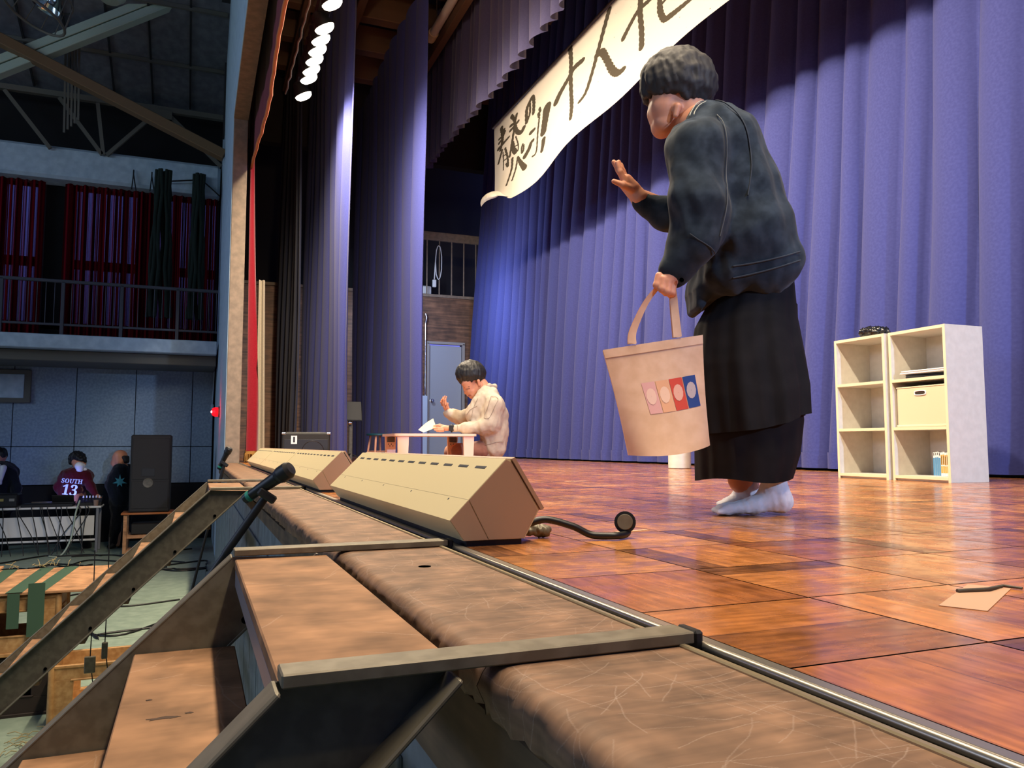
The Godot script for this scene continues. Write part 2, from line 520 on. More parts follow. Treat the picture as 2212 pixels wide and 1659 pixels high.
# ---------- the script ----------
func _ready() -> void:
	var cam := Camera3D.new()
	cam.name = "camera"
	cam.position = Vector3(0, 0.207, 0)
	cam.rotation_degrees = Vector3(4.456, -21.92, 0)
	cam.fov = rad_to_deg(2.0 * atan(829.5 / 1700.0))
	cam.near = 0.02
	cam.far = 100.0
	add_child(cam)
	var env := Environment.new()
	env.background_mode = Environment.BG_SKY
	var sky := Sky.new()
	var sm := ProceduralSkyMaterial.new()
	sm.sky_top_color = Color(0.42, 0.48, 0.95); sm.sky_horizon_color = Color(0.55, 0.55, 1.0)
	sm.ground_bottom_color = Color(0.3, 0.3, 0.3); sm.ground_horizon_color = Color(0.5, 0.52, 0.56)
	sky.sky_material = sm
	env.sky = sky
	env.background_energy_multiplier = 1.0
	env.tonemap_mode = Environment.TONE_MAPPER_LINEAR
	env.tonemap_exposure = 1.0
	env.sdfgi_enabled = true; env.ssao_enabled = true; env.ssil_enabled = true
	var we := WorldEnvironment.new()
	we.name = "environment"
	we.environment = env
	add_child(we)
	# daylight from the hall's far windows (out of frame, behind the back wall's openings)
	area("hall_window_light", Vector3(-13.7, 4.6, -4.0), Vector3(1, -0.25, -0.1), Vector2(14, 2.4), Color(0.8, 0.9, 1.0), 58.0)
	# the white spotlight in the wings at the near end of the stage
	spot("wing_spot_light", Vector3(3.1, 2.7, 5.2), Vector3(3.0, 0.9, -3.5), 17.0, Color(0.68, 0.8, 1.0), 60.0, 0.12, 0.6)
	# the cool work light in the far wing, behind the second leg curtain
	spot("work_lamp_light", Vector3(3.0, 2.66, -12.2), Vector3(4.2, 1.2, -13.4), 88.0, Color(0.78, 0.86, 1.0), 3.6, 0.15, 0.6)
	spot("work_lamp_light", Vector3(3.1, 2.66, -12.2), Vector3(4.8, 2.2, -11.2), 80.0, Color(0.82, 0.88, 1.0), 5.0, 0.15, 0.8)
	make_materials()
	stage_shell()
	stage_floor()
	stage_edge()
	hall_shell()
	gallery()
	roof()
	stage_curtains()
	banner()
	border_lights()
	wings()
	footlights()
	steps(-0.735, -1.57, "nearest")
	steps(-3.9, -4.75, "far")
	bookcases()
	stage_bits()
	main_person()
	boy()
	hall_people()
	hall_gear()
	microphones()

func area(called: String, at: Vector3, dir: Vector3, size: Vector2, c: Color, e: float) -> void:
	var l := AreaLight3D.new()
	l.name = called
	l.area_size = size
	l.light_color = c; l.light_energy = e; l.shadow_enabled = true
	l.area_range = 60.0
	add_child(l)
	l.look_at_from_position(at, at + dir)

func spot(called: String, at: Vector3, to: Vector3, angle: float, c: Color, e: float, size: float, soft := 1.0) -> void:
	var l := SpotLight3D.new()
	l.name = called
	l.light_color = c; l.light_energy = e; l.light_size = size; l.shadow_enabled = true
	l.spot_angle = angle; l.spot_angle_attenuation = soft; l.spot_range = 60.0; l.spot_attenuation = 2.0
	add_child(l)
	l.look_at_from_position(at, to)

# ---------- setting ----------
func stage_shell() -> void:
	var b := MB.new()
	b.box(Vector3(5.65, 3.6, -5), Vector3(0.3, 7.6, 18.6))
	setting("wall_stage_back", b, M.stage_dark)
	b = MB.new()
	# wing wall with the door opening (x 3.96..4.64, up to 2.1) and the gallery opening above
	b.box(Vector3(2.23, 1.4, -14.1), Vector3(3.46, 3.12, 0.2))
	b.box(Vector3(4.3, 2.53, -14.1), Vector3(0.68, 0.86, 0.2))
	b.box(Vector3(5.07, 1.4, -14.1), Vector3(0.86, 3.12, 0.2))
	setting("wall_wing", b, M.wall_wood)
	b = MB.new()
	b.box(Vector3(3.0, 2.98, -14.8), Vector3(5.0, 0.04, 1.6))
	b.box(Vector3(3.0, 2.985, -13.99), Vector3(5.0, 0.05, 0.06))
	setting("trim_1", b, M.jamb)
	b = MB.new()
	b.box(Vector3(3.0, 5.2, -15.7), Vector3(5.4, 4.6, 0.2))
	b.box(Vector3(3.0, 6.6, -14.1), Vector3(5.4, 2.2, 0.2))
	setting("wall_wing_gallery", b, M.stage_dark)
	# door leaf and frame
	b = MB.new()
	b.box(Vector3(4.3, 1.03, -14.06), Vector3(0.64, 2.06, 0.04), 0.003)
	var d := setting("door_1", b, mat(Color(0.62, 0.64, 0.68), 0.5), "pale grey door in the wooden wing wall")
	b = MB.new()
	b.box(Vector3(3.955, 1.05, -14.0), Vector3(0.05, 2.1, 0.06), 0.004); b.box(Vector3(4.645, 1.05, -14.0), Vector3(0.05, 2.1, 0.06), 0.004)
	b.box(Vector3(4.3, 2.105, -14.0), Vector3(0.74, 0.05, 0.06), 0.004)
	obj("door_frame", b, mat(Color(0.6, 0.58, 0.56), 0.5), d)
	b = MB.new()
	b.lathe([Vector2(0.0, 0.0), Vector2(0.036, 0.0), Vector2(0.036, 0.008), Vector2(0.012, 0.012), Vector2(0.012, 0.035), Vector2(0.028, 0.042), Vector2(0.034, 0.06), Vector2(0.024, 0.078), Vector2(0, 0.08)], Vector3(4.05, 1.03, -14.04), Vector3(0, 0, 1), 16)
	obj("door_knob", b, M.chrome, d)
	b = MB.new()
	b.box(Vector3(3.0, 7.3, -6.7), Vector3(5.6, 0.2, 18.4))
	var c := setting("ceiling_stage", b, M.stage_dark)
	for z: float in [-13.3, -12.3, -11.3, -10.3, -9.3, -8.3]:
		boxed("ceiling_beam", Vector3(3.0, 6.75, z), Vector3(5.0, 0.42, 0.2), M.stage_beam, c, 0.01)
	for x: float in [1.3, 2.0, 3.2]:
		boxed("ceiling_runner", Vector3(x, 6.42, -9.5), Vector3(0.12, 0.14, 8.6), M.stage_beam, c, 0.01)
	b = MB.new()
	b.box(Vector3(3.0, 2.4, 7.6), Vector3(5.4, 8.0, 0.2))
	setting("wall_stage_right", b, M.wall_wood)
	# proscenium: far jamb wall, header, and the near side out of frame
	b = MB.new()
	b.box(Vector3(0.4175, 3.0, -12.75), Vector3(0.165, 8.9, 5.7), 0.006)
	var w := setting("wall_proscenium", b, M.jamb)
	b = MB.new()
	b.box(Vector3(0.333, 3.0, -12.72), Vector3(0.008, 8.9, 5.62), 0.002)
	obj("hall_face_paint", b, M.plaster, w)
	b = MB.new()
	b.box(Vector3(0.4175, 5.8, -1.2), Vector3(0.165, 3.24, 17.4))
	var hd := setting("wall_proscenium_header", b, M.jamb)
	b = MB.new()
	b.box(Vector3(0.333, 5.8, -1.2), Vector3(0.008, 3.22, 17.4))
	obj("hall_face_paint", b, M.plaster, hd)
	b = MB.new()
	b.box(Vector3(0.4175, 3.0, 5.2), Vector3(0.165, 8.9, 4.6))
	setting("wall_proscenium_near", b, M.plaster)

func stage_floor() -> void:
	var b := MB.new()
	b.box(Vector3(2.9, -0.035, -3.35), Vector3(4.77, 0.05, 21.6))
	var fl := setting("floor_stage", b, M.black, "polished orange parquet stage floor")
	var mats := []
	var tones := [Color(0.66, 0.41, 0.235), Color(0.61, 0.36, 0.205), Color(0.69, 0.45, 0.26), Color(0.64, 0.39, 0.22), Color(0.57, 0.33, 0.2), Color(0.67, 0.43, 0.245), Color(0.6, 0.36, 0.215), Color(0.65, 0.4, 0.21)]
	for i in tones.size():
		mats.append(parquet(tones[i], 100 + i, [4, 3, 3, 2, 4, 3, 2, 3][i]))
	var T := 0.2635
	var tile := []
	for turn in 2:
		var t := MB.new()
		var h := T * 0.5 - 0.0005
		var e := 0.0012
		var P := [Vector3(-h, -0.012, h), Vector3(h, -0.012, h), Vector3(h, -0.012, -h), Vector3(-h, -0.012, -h)]
		var Q := [Vector3(-h + e, 0, h - e), Vector3(h - e, 0, h - e), Vector3(h - e, 0, -h + e), Vector3(-h + e, 0, -h + e)]
		for k in 4:
			t.quad(P[k], P[(k + 1) % 4], Q[(k + 1) % 4] - Vector3(0, e, 0), Q[k] - Vector3(0, e, 0), false)
		t.quad(Q[turn], Q[turn + 1], Q[(turn + 2) % 4], Q[(turn + 3) % 4], false)
		tile.append(t.mesh())
	var rng := RandomNumberGenerator.new()
	rng.seed = 11
	var cells := []
	for j in range(-29, 54):
		for i in 17:
			var c := Vector3(0.52 + T * (i + 0.5), 0, -0.6 - T * (j + 0.5))
			# distance of the tile from the camera, and whether it can be seen at all
			var f := c.x * 0.3733 - c.z * 0.9277
			var s := c.x * 0.9277 + c.z * 0.3733
			var seen := f > 0.4 and absf(s) < f * 0.72 + 0.3
			cells.append([c, f if seen else 99.0 + absf(j), mats[rng.randi() % mats.size()], (i + j) & 1])
	cells.sort_custom(func(p, q): return p[1] < q[1])
	var rest := {}
	for k in cells.size():
		var q: Array = cells[k]
		if k < 290:
			var o := add("tile", tile[q[3]], q[2], fl)
			o.position = q[0]
		else:
			if not rest.has(q[2]):
				rest[q[2]] = SurfaceTool.new()
				rest[q[2]].begin(Mesh.PRIMITIVE_TRIANGLES)
			rest[q[2]].append_from(tile[q[3]], 0, Transform3D(Basis(), q[0]))
	var am := ArrayMesh.new()
	var n := 0
	for m in rest:
		rest[m].commit(am)
		am.surface_set_material(n, m)
		n += 1
	var r := MeshInstance3D.new()
	r.name = "far_parquet"
	r.mesh = am
	r.set_meta("kind", "stuff")
	fl.add_child(r, true)

func stage_edge() -> void:
	# worn nosing boards along the stage front
	var b := MB.new()
	b.box(Vector3(0.375, -0.09, -4.9), Vector3(0.2, 0.05, 10.0))
	var edge := setting("trim_2", b, M.apron, "worn brown nosing boards along the stage front")
	var nz := FastNoiseLite.new()
	nz.seed = 3; nz.frequency = 9.0; nz.fractal_octaves = 3
	var prof := [Vector2(0.469, 0.0), Vector2(0.40, 0.0), Vector2(0.34, 0.0), Vector2(0.290, 0.0), Vector2(0.279, -0.0012), Vector2(0.270, -0.005), Vector2(0.2645, -0.012), Vector2(0.262, -0.022), Vector2(0.264, -0.044), Vector2(0.272, -0.05), Vector2(0.29, -0.05)]
	for seg in [[0.6, -0.735], [-0.735, -3.05], [-3.05, -6.4], [-6.4, -9.88]]:
		b = MB.new()
		var z0: float = seg[0]
		var z1: float = seg[1] + 0.0015
		b.sheet(int(absf(z1 - z0) * 60), prof.size() - 1, func(s: float, t: float) -> Vector3:
			var k := int(round(t * (prof.size() - 1)))
			var p: Vector2 = prof[k]
			var z := lerpf(z0, z1, s)
			var w := 0.0
			if k >= 4:
				w = nz.get_noise_2d(z * (1.0 if k < 7 else 3.0), k * 0.4) * (0.003 if k < 7 else 0.008)
			return Vector3(p.x + w, p.y + (w * 0.6 if k > 4 else 0.0), z), false)
		obj("nosing_board", b, M.nosing, edge)
	b = MB.new()  # a knot hole
	b.lathe([Vector2(0.0, 0.0006), Vector2(0.011, 0.0006)], Vector3(0.372, 0, -1.325), Vector3.UP, 14)
	b.ix.reverse()
	obj("knot_hole", b, M.black, edge)
	# apron and the hall-side front with its storage doors
	b = MB.new()
	b.box(Vector3(0.31, -0.76, -4.9), Vector3(0.05, 1.38, 10.0))
	var fr := setting("wall_stage_front", b, M.front, "grey panelled front of the stage below the nosing")
	boxed("apron_board", Vector3(0.279, -0.11, -1.0), Vector3(0.012, 0.12, 3.2), M.apron, fr, 0.003)
	var z := -0.25
	while z > -9.8:
		boxed("front_panel", Vector3(0.281, -0.83, z - 0.42), Vector3(0.008, 1.2, 0.82), M.front, fr, 0.002)
		boxed("panel_slot", Vector3(0.2785, -0.62, z - 0.42), Vector3(0.004, 0.5, 0.02), M.black, fr)
		z -= 0.86
	# steel curtain rail let into the floor
	b = MB.new()
	b.box(Vector3(0.490, -0.03, -4.9), Vector3(0.03, 0.02, 11.4))
	var tr := setting("trim_3", b, M.black, "steel double rail let into the stage floor behind the nosing")
	boxed("rail_strip", Vector3(0.473, -0.012, -4.9), Vector3(0.008, 0.03, 11.4), M.brass, tr, 0.0015)
	b = MB.new()
	b.tube([Vector3(0.5015, -0.003, 0.8), Vector3(0.5015, -0.003, -9.88)], 0.0048, -1, 10)
	b.box(Vector3(0.509, -0.008, -4.55), Vector3(0.014, 0.02, 10.7), 0.001)
	obj("rail_bead", b, M.rail, tr)

func hall_shell() -> void:
	var b := MB.new()
	b.box(Vector3(-6.9, HALL - 0.1, -3.8), Vector3(14.5, 0.2, 23.6))
	var f := setting("floor", b, M.hall_floor, "pale green hall floor")
	# floor sheets on it
	for i in 3:
		for j in 6:
			boxed("floor_sheet", Vector3(-0.72 - i * 1.82, HALL + 0.002, -1.2 - j * 1.85), Vector3(1.8, 0.004, 1.83), M.hall_floor, f, 0.002)
	b = MB.new()
	b.box(Vector3(-6.85, 0.25, -15.55), Vector3(14.6, 3.5, 0.2))
	b.box(Vector3(-6.85, 2.05, -15.55), Vector3(14.6, 0.44, 0.2))
	b.box(Vector3(-6.85, 6.9, -15.55), Vector3(14.6, 4.3, 0.2))
	for p in [[-13.9, 0.6], [-10.0, 1.2], [-6.2, 1.2], [-2.36, 0.3], [-4.3, 0.3], [0.38, 0.14]]:
		b.box(Vector3(p[0], 3.55, -15.55), Vector3(p[1], 2.7, 0.2))
	var w := setting("wall_left", b, M.dark_wall)
	var k := 0
	var x := 0.30
	while x > -4.6:
		var wd := 0.36 if k == 0 else 0.93
		boxed("wall_panel", Vector3(x - wd * 0.5, 0.87, -15.43), Vector3(wd - 0.012, 1.36, 0.05), M.panel, w, 0.004)
		boxed("wall_panel", Vector3(x - wd * 0.5, -0.14, -15.43), Vector3(wd - 0.012, 0.64, 0.05), M.panel, w, 0.004)
		x -= wd
		k += 1
	b = MB.new()
	b.box(Vector3(-6.85, -0.97, -15.4), Vector3(14.5, 0.98, 0.1))
	setting("baseboard_left", b, M.dark_wall)
	b = MB.new()
	b.box(Vector3(-7.0, 5.0, -15.2), Vector3(14.6, 0.56, 0.5), 0.05)
	setting("trim_4", b, M.plaster, "pale concrete lintel above the gallery windows")
	b = MB.new()
	b.box(Vector3(-6.9, 3.6, 7.75), Vector3(14.8, 10.4, 0.2))
	setting("wall_right", b, M.plaster)
	b = MB.new()
	b.box(Vector3(-14.2, 1.0, -3.8), Vector3(0.2, 5.0, 23.6)); b.box(Vector3(-14.2, 7.4, -3.8), Vector3(0.2, 3.0, 23.6))
	setting("wall_back", b, M.plaster)
	# windows behind the gallery: frames with two rows of panes
	var glass := mat(Color(0.75, 0.82, 0.95, 0.12), 0.1)
	glass.transparency = BaseMaterial3D.TRANSPARENCY_ALPHA
	var n := 1
	for p in [[-4.15, -2.51], [-2.21, 0.31]]:
		b = MB.new()
		var x0: float = p[0]
		var x1: float = p[1]
		for xx in [x0 + 0.03, (x0 + x1) * 0.5, x1 - 0.03]:
			b.box(Vector3(xx, 3.5, -15.5), Vector3(0.28 if absf(xx - (x0 + x1) * 0.5) < 0.01 else 0.06, 2.5, 0.06), 0.004)
		for yy in [2.3, 3.37, 4.72]:
			b.box(Vector3((x0 + x1) * 0.5, yy, -15.5), Vector3(x1 - x0, 0.16 if yy > 3 and yy < 4 else 0.06, 0.07), 0.004)
		var o := setting("window_%d" % n, b, M.railing)
		obj("pane", paneb(x0, x1), glass, o)
		n += 1

func paneb(x0: float, x1: float) -> MB:
	var b := MB.new()
	b.box(Vector3((x0 + x1) * 0.5, 3.5, -15.53), Vector3(x1 - x0, 2.5, 0.006))
	return b

func gallery() -> void:
	var b := MB.new()
	b.box(Vector3(-6.85, 1.82, -14.65), Vector3(14.3, 0.22, 1.5), 0.012)
	var g := setting("trim_5", b, M.plaster, "pale concrete gallery slab along the hall wall")
	boxed("slab_bracket", Vector3(-6.85, 1.62, -14.75), Vector3(14.3, 0.17, 1.2), M.beam_dull, g, 0.01)
	var t := thing("gallery_railing", "long grey steel railing with thin balusters along the hall gallery", "railing", Vector3(0, 1.93, -13.96))
	b = MB.new()
	b.box(Vector3(-2.4, 0.845, 0), Vector3(5.4, 0.05, 0.05), 0.006)
	obj("top_rail", b, M.railing, t)
	boxed("bottom_rail", Vector3(-2.4, 0.16, 0), Vector3(5.4, 0.035, 0.03), M.railing, t, 0.004)
	var bal := MB.new()
	bal.tube([Vector3(0, 0.17, 0), Vector3(0, 0.83, 0)], 0.006, -1, 6)
	var bm := bal.mesh()
	for i in 6:
		var x := -0.32 - i * 0.83
		boxed("post", Vector3(x, 0.42, 0.0), Vector3(0.05, 0.84, 0.05), M.railing, t, 0.005)
		for k in 6:
			add("baluster", bm, M.railing, t).position = Vector3(x + 0.119 * (k + 1), 0, 0)
	# thin red curtains drawn across the gallery windows
	var rng := RandomNumberGenerator.new()
	rng.seed = 5
	var names := ["dark red gallery curtain with daylight streaks at the left edge of the hall", "dark red gallery curtain with violet streaks between the dark pier and the nets", "narrow dark red gallery curtain behind the green nets beside the stage wall"]
	var ranges := [[-4.2, -2.5], [-2.2, -0.58], [-0.6, 0.27]]
	for i in 3:
		var x0: float = ranges[i][0]
		var x1: float = ranges[i][1]
		b = MB.new()
		var ph := []
		for k in 6:
			ph.append(rng.randf() * TAU)
		b.sheet(140, 4, func(s: float, tt: float) -> Vector3:
			var x := lerpf(x0, x1, s)
			return Vector3(x, lerpf(2.06, 4.8, tt), -15.22 + 0.03 * sin(x * 55 + ph[0]) + 0.02 * sin(x * 23 + ph[1]) + 0.012 * sin(x * 91 + ph[2])))
		var o := obj("window_curtain", b, streaky(x1 - x0, 40 + i))
		tag(o, names[i], "curtain", "red curtains over the gallery windows")
	# bundled green ball nets hanging from the lintel
	for k in 2:
		var nt := MB.new()
		var cx: float = [-0.62, -0.06][k]
		var wide: float = [0.17, 0.11][k]
		for i in 9:
			var a := i * 2.4
			var p := []
			for j in 7:
				var y := 4.86 - j * 0.42
				p.append(Vector3(cx + cos(a) * wide * (0.5 + 0.09 * j) + 0.02 * sin(j * 2.0 + i), y, -14.3 + sin(a) * 0.08))
			nt.tube(p, 0.028 + 0.01 * (i % 3), 0.034, 6)
		tag(obj("sports_net", nt, M.net), ["dark green bundled net, wider of the two hanging at the gallery", "dark green bundled net, slimmer one hanging beside the stage wall"][k], "net", "bundled nets at the gallery")
	for k in 2:
		var q := MB.new()
		var x: float = [-1.12, -0.83][k]
		q.tube([Vector3(x, 5.0, -14.9), Vector3(x, 4.92, -14.88), Vector3(x + 0.05, 4.62, -14.86)], 0.012, -1, 6)
		q.tube([Vector3(x, 4.95, -14.9), Vector3(x - 0.02, 4.64, -14.86)], 0.01, -1, 6)
		tag(obj("strap", q, M.rubber), ["black strap hanging from the lintel, further from the green nets", "black strap hanging from the lintel, next to the wider green net"][k], "strap")
	var wn := thing("winch", "dark winch box on the lintel above the slimmer green net", "winch", Vector3(-0.06, 4.72, -14.9))
	boxed("winch_box", Vector3(0, 0.16, 0), Vector3(0.2, 0.32, 0.2), M.steel_dark, wn, 0.02)
	b = MB.new()
	b.tube([Vector3(-0.1, 0.2, 0.06), Vector3(-0.45, 0.14, 0.05), Vector3(-0.6, 0.12, 0.02)], 0.014, -1, 6)
	b.tube([Vector3(0.05, 0.22, 0.06), Vector3(0.2, 0.1, 0.05), Vector3(0.36, -0.03, 0.02)], 0.012, -1, 6)
	obj("winch_cable", b, M.rubber, wn)
	var bb := thing("wall_board", "dark framed board mounted on the hall wall under the gallery", "board", Vector3(-2.9, 1.2, -15.36))
	boxed("board_frame", Vector3(0, 0, 0), Vector3(0.62, 0.56, 0.06), M.beam_dull, bb, 0.01)
	boxed("board_face", Vector3(-0.02, 0.0, 0.025), Vector3(0.46, 0.4, 0.03), M.plaster, bb, 0.006)

# loosely woven curtain: the gaps between its folds let the daylight through
func streaky(width: float, sd: int) -> StandardMaterial3D:
	var W := 512
	var H := 64
	var im := Image.create(W, H, false, Image.FORMAT_RGBA8)
	var rng := RandomNumberGenerator.new()
	rng.seed = sd
	var gap := []
	var red := []
	for x in W:
		gap.append(0.0); red.append(0.75 + 0.25 * sin(x * 0.31 + sd) + rng.randf_range(-0.15, 0.15))
	for k in int(width * 20):
		var c := rng.randi() % W
		var st := rng.randf_range(0.05, 0.3)
		var wd := rng.randi_range(1, 4)
		for x in range(maxi(0, c - wd), mini(W, c + wd + 1)):
			gap[x] = maxf(gap[x], st * (1.0 - absf(x - c) / (wd + 1.0)))
	for y in H:
		var t := float(y) / H
		for x in W:
			var a: float = 1.0 - gap[x] * (0.25 + 0.75 * t)
			im.set_pixel(x, y, Color(0.42 * red[x], 0.06 * red[x], 0.1 * red[x], clampf(a, 0.0, 1.0)))
	var m := mat(Color.WHITE, 0.95, 0, 0.1)
	m.albedo_texture = ImageTexture.create_from_image(im)
	m.transparency = BaseMaterial3D.TRANSPARENCY_ALPHA
	m.backlight_enabled = true
	m.backlight = Color(0.35, 0.12, 0.2)
	m.cull_mode = BaseMaterial3D.CULL_DISABLED
	return m

func roof_y(z: float) -> float:
	return 6.35 + 0.34 * (z + 15.3)

func roof() -> void:
	var b := MB.new()
	var a := Vector3(0.3, roof_y(-15.4), -15.4)
	var len := 11.0
	b.quad(Vector3(-14.2, a.y, -15.4), Vector3(-14.2, roof_y(-4.4), -4.4), Vector3(0.33, roof_y(-4.4), -4.4), Vector3(0.33, a.y, -15.4))
	b.quad(Vector3(-14.2, a.y + 0.15, -15.7), Vector3(0.33, a.y + 0.15, -15.7), Vector3(0.33, roof_y(-4.4) + 0.2, -4.4), Vector3(-14.2, roof_y(-4.4) + 0.2, -4.4))
	b.quad(Vector3(-14.2, roof_y(-4.4), -4.4), Vector3(-14.2, 6.2, 7.9), Vector3(0.33, 6.2, 7.9), Vector3(0.33, roof_y(-4.4), -4.4))
	b.quad(Vector3(-14.2, roof_y(-4.4) + 0.2, -4.4), Vector3(0.33, roof_y(-4.4) + 0.2, -4.4), Vector3(0.33, 6.4, 7.9), Vector3(-14.2, 6.4, 7.9))
	var c := setting("ceiling", b, M.roof, "dark panelled slope of the hall roof")
	var x := -0.25
	while x > -7.0:
		b = MB.new()
		b.bar(Vector3(x, roof_y(-15.2) - 0.02, -15.2), Vector3(x, roof_y(-4.4) - 0.02, -4.4), 0.03, 0.03)
		obj("roof_batten", b, M.roof_rib, c)
		x -= 0.62
	for z: float in [-14.2, -13.0, -11.8, -10.6, -9.4, -8.2]:
		b = MB.new()
		b.bar(Vector3(-7.0, roof_y(z) - 0.03, z), Vector3(0.3, roof_y(z) - 0.03, z), 0.05, 0.06)
		obj("roof_purlin", b, M.beam_dull, c)
	# lattice girder along the wall
	var t := thing("roof_girder", "dull lattice girder of thin struts above the pale lintel", "girder", Vector3(0, 0, -14.9))
	b = MB.new()
	b.bar(Vector3(-5.0, 6.15, 0), Vector3(0.32, 6.15, 0), 0.1, 0.09)
	obj("top_chord", b, M.beam_dull, t)
	for s in [[-2.3, 6.1, -1.62, 5.2], [-1.72, 6.1, -1.6, 5.2], [-0.78, 6.1, -1.55, 5.2], [-0.62, 6.1, 0.3, 5.25], [-3.3, 6.1, -3.9, 5.2], [-3.1, 6.1, -2.4, 5.2]]:
		b = MB.new()
		b.bar(Vector3(s[0], s[1], 0), Vector3(s[2], s[3], 0), 0.06, 0.06)
		obj("strut", b, M.beam_dull, t)
	boxed("gusset", Vector3(-0.72, 6.05, 0.06), Vector3(0.36, 0.16, 0.02), M.beam_dull, t)
	# the two crossing braces
	t = thing("roof_brace", "pale green double channel brace rising to the right across the hall roof", "beam", Vector3.ZERO)
	for k in 2:
		b = MB.new()
		b.bar(Vector3(-3.3, 5.66 + k * 0.17, -13.75), Vector3(0.32, 7.64 + k * 0.17, -12.9), 0.16, 0.13, 0.008)
		obj("brace_channel", b, M.beam_pale, t)
	b = MB.new()
	b.bar(Vector3(-3.2, 6.42, -13.45), Vector3(0.32, 4.98, -13.55), 0.2, 0.16, 0.01)
	tag(obj("roof_tie", b, M.beam_tan), "tan steel brace falling to the right in front of the pale green one", "beam")
	t = thing("roof_strut_bundle", "bundle of thin vertical struts above the crossing of the roof braces", "strut", Vector3(-2.0, 6.0, -13.9))
	for k in 5:
		b = MB.new()
		b.bar(Vector3(-0.12 + k * 0.05, 2.0, 0.02 * k), Vector3(-0.06 + k * 0.05, -0.85 + 0.05 * k, 0.02 * k), 0.03, 0.03)
		obj("strut", b, M.beam_dull, t)
	# high bay lamp in a wire guard, unlit, with its hood beside
	t = thing("high_bay_lamp", "unlit twin high bay lamp in a round wire guard under the hall roof", "lamp", Vector3(-2.12, 6.45, -12.2))
	var tilt := Basis(Vector3(0, 0, 1), -0.38)
	b = MB.new()
	var ring := []
	for k in 25:
		var an := TAU * k / 24.0
		ring.append(tilt * Vector3(cos(an) * 0.4, -0.3, sin(an) * 0.46))
	b.tube(ring, 0.02, -1, 6, false)
	var ring2 := []
	for k in 25:
		var an := TAU * k / 24.0
		ring2.append(tilt * Vector3(cos(an) * 0.36, 0.05, sin(an) * 0.42))
	b.tube(ring2, 0.012, -1, 6, false)
	for k in 12:
		b.tube([ring[k * 2], ring2[k * 2], ring2[k * 2] + Vector3(0, 0.7, 0)], 0.008, -1, 5)
	obj("wire_guard", b, M.beam_dull, t)
	for k in 2:
		b = MB.new()
		var o: Vector3 = tilt * Vector3(0.02, -0.06, -0.2 + 0.4 * k)
		b.lathe([Vector2(0.03, 0.3), Vector2(0.1, 0.22), Vector2(0.19, 0.02), Vector2(0.2, 0.0), Vector2(0.18, 0.02), Vector2(0.09, 0.2), Vector2(0.0, 0.22)], o, tilt * Vector3.UP, 20)
		obj("reflector", b, mat(Color(0.75, 0.78, 0.8), 0.16, 1.0), t)
	b = MB.new()
	b.tube([Vector3(0, 0.1, 0), Vector3(0, 0.95, 0)], 0.03, -1, 8)
	obj("lamp_stem", b, M.beam_dull, t)
	t = thing("lamp_hood", "pale round lamp hood next to the wire guarded lamp", "lamp", Vector3(-1.32, 6.75, -12.4))
	b = MB.new()
	b.lathe([Vector2(0.0, -0.1), Vector2(0.12, -0.09), Vector2(0.2, -0.02), Vector2(0.22, 0.08), Vector2(0.1, 0.2), Vector2(0.05, 0.6)], Vector3.ZERO, Vector3.UP, 20)
	obj("hood", b, M.beam_pale, t)

# ---------- drapes ----------
func drape(x0: float, z0: float, z1: float, y0: float, y1: float, step: float, amp: float, sd: int, lean := 0.0, both := 0.0, rows := 10) -> Callable:
	var rng := RandomNumberGenerator.new()
	rng.seed = sd
	var knots := [z0]
	var z := z0
	var sg := 1.0 if z1 > z0 else -1.0
	while (z - z1) * sg < 0:
		z += sg * step * rng.randf_range(0.7, 1.35)
		knots.append(z)
	var tops := []
	for k in knots:
		tops.append(rng.randf_range(0.75, 1.2))
	return func(s: float, t: float) -> Vector3:
		var zz := lerpf(z0, z1, s)
		var i := 0
		var lo := 0
		var hi := knots.size() - 1
		while hi - lo > 1:
			var mid := (lo + hi) / 2
			if (zz - knots[mid]) * sg >= 0:
				lo = mid
			else:
				hi = mid
		i = lo
		var ph: float = (zz - knots[i]) / (knots[i + 1] - knots[i])
		# broad rounded front and a tight fold behind
		var wv := pow(absf(sin(PI * ph)), 0.55)
		var open := 0.7 + 0.5 * (1.0 - t)
		var y := lerpf(y0, y1, t)
		var sway := 0.02 * sin(zz * 1.7 + y * 0.8)
		var shift := lean * (1.0 - t) * (1.0 - s) if both == 0.0 else lean * (1.0 - t) * s
		return Vector3(x0 - amp * wv * tops[i] * open + sway, y, zz + shift + 0.012 * sin(y * 2.0 + i * 1.9))

func curtain(called: String, label: String, f: Callable, nu: int, nv: int, m: Material, hem: Material, group := "", flip := false) -> Node3D:
	var t := thing(called, label, "curtain", Vector3.ZERO, 0.0, group)
	var b := MB.new()
	b.sheet(nu, nv, f, flip)
	obj("drape", b, m, t)
	if hem != null:
		b = MB.new()
		b.sheet(nu, 1, func(s: float, q: float) -> Vector3:
			var p: Vector3 = f.call(s, 0.0)
			return p + Vector3(-0.004, q * 0.13 + 0.001, 0), flip)
		obj("hem", b, hem, t)
	return t

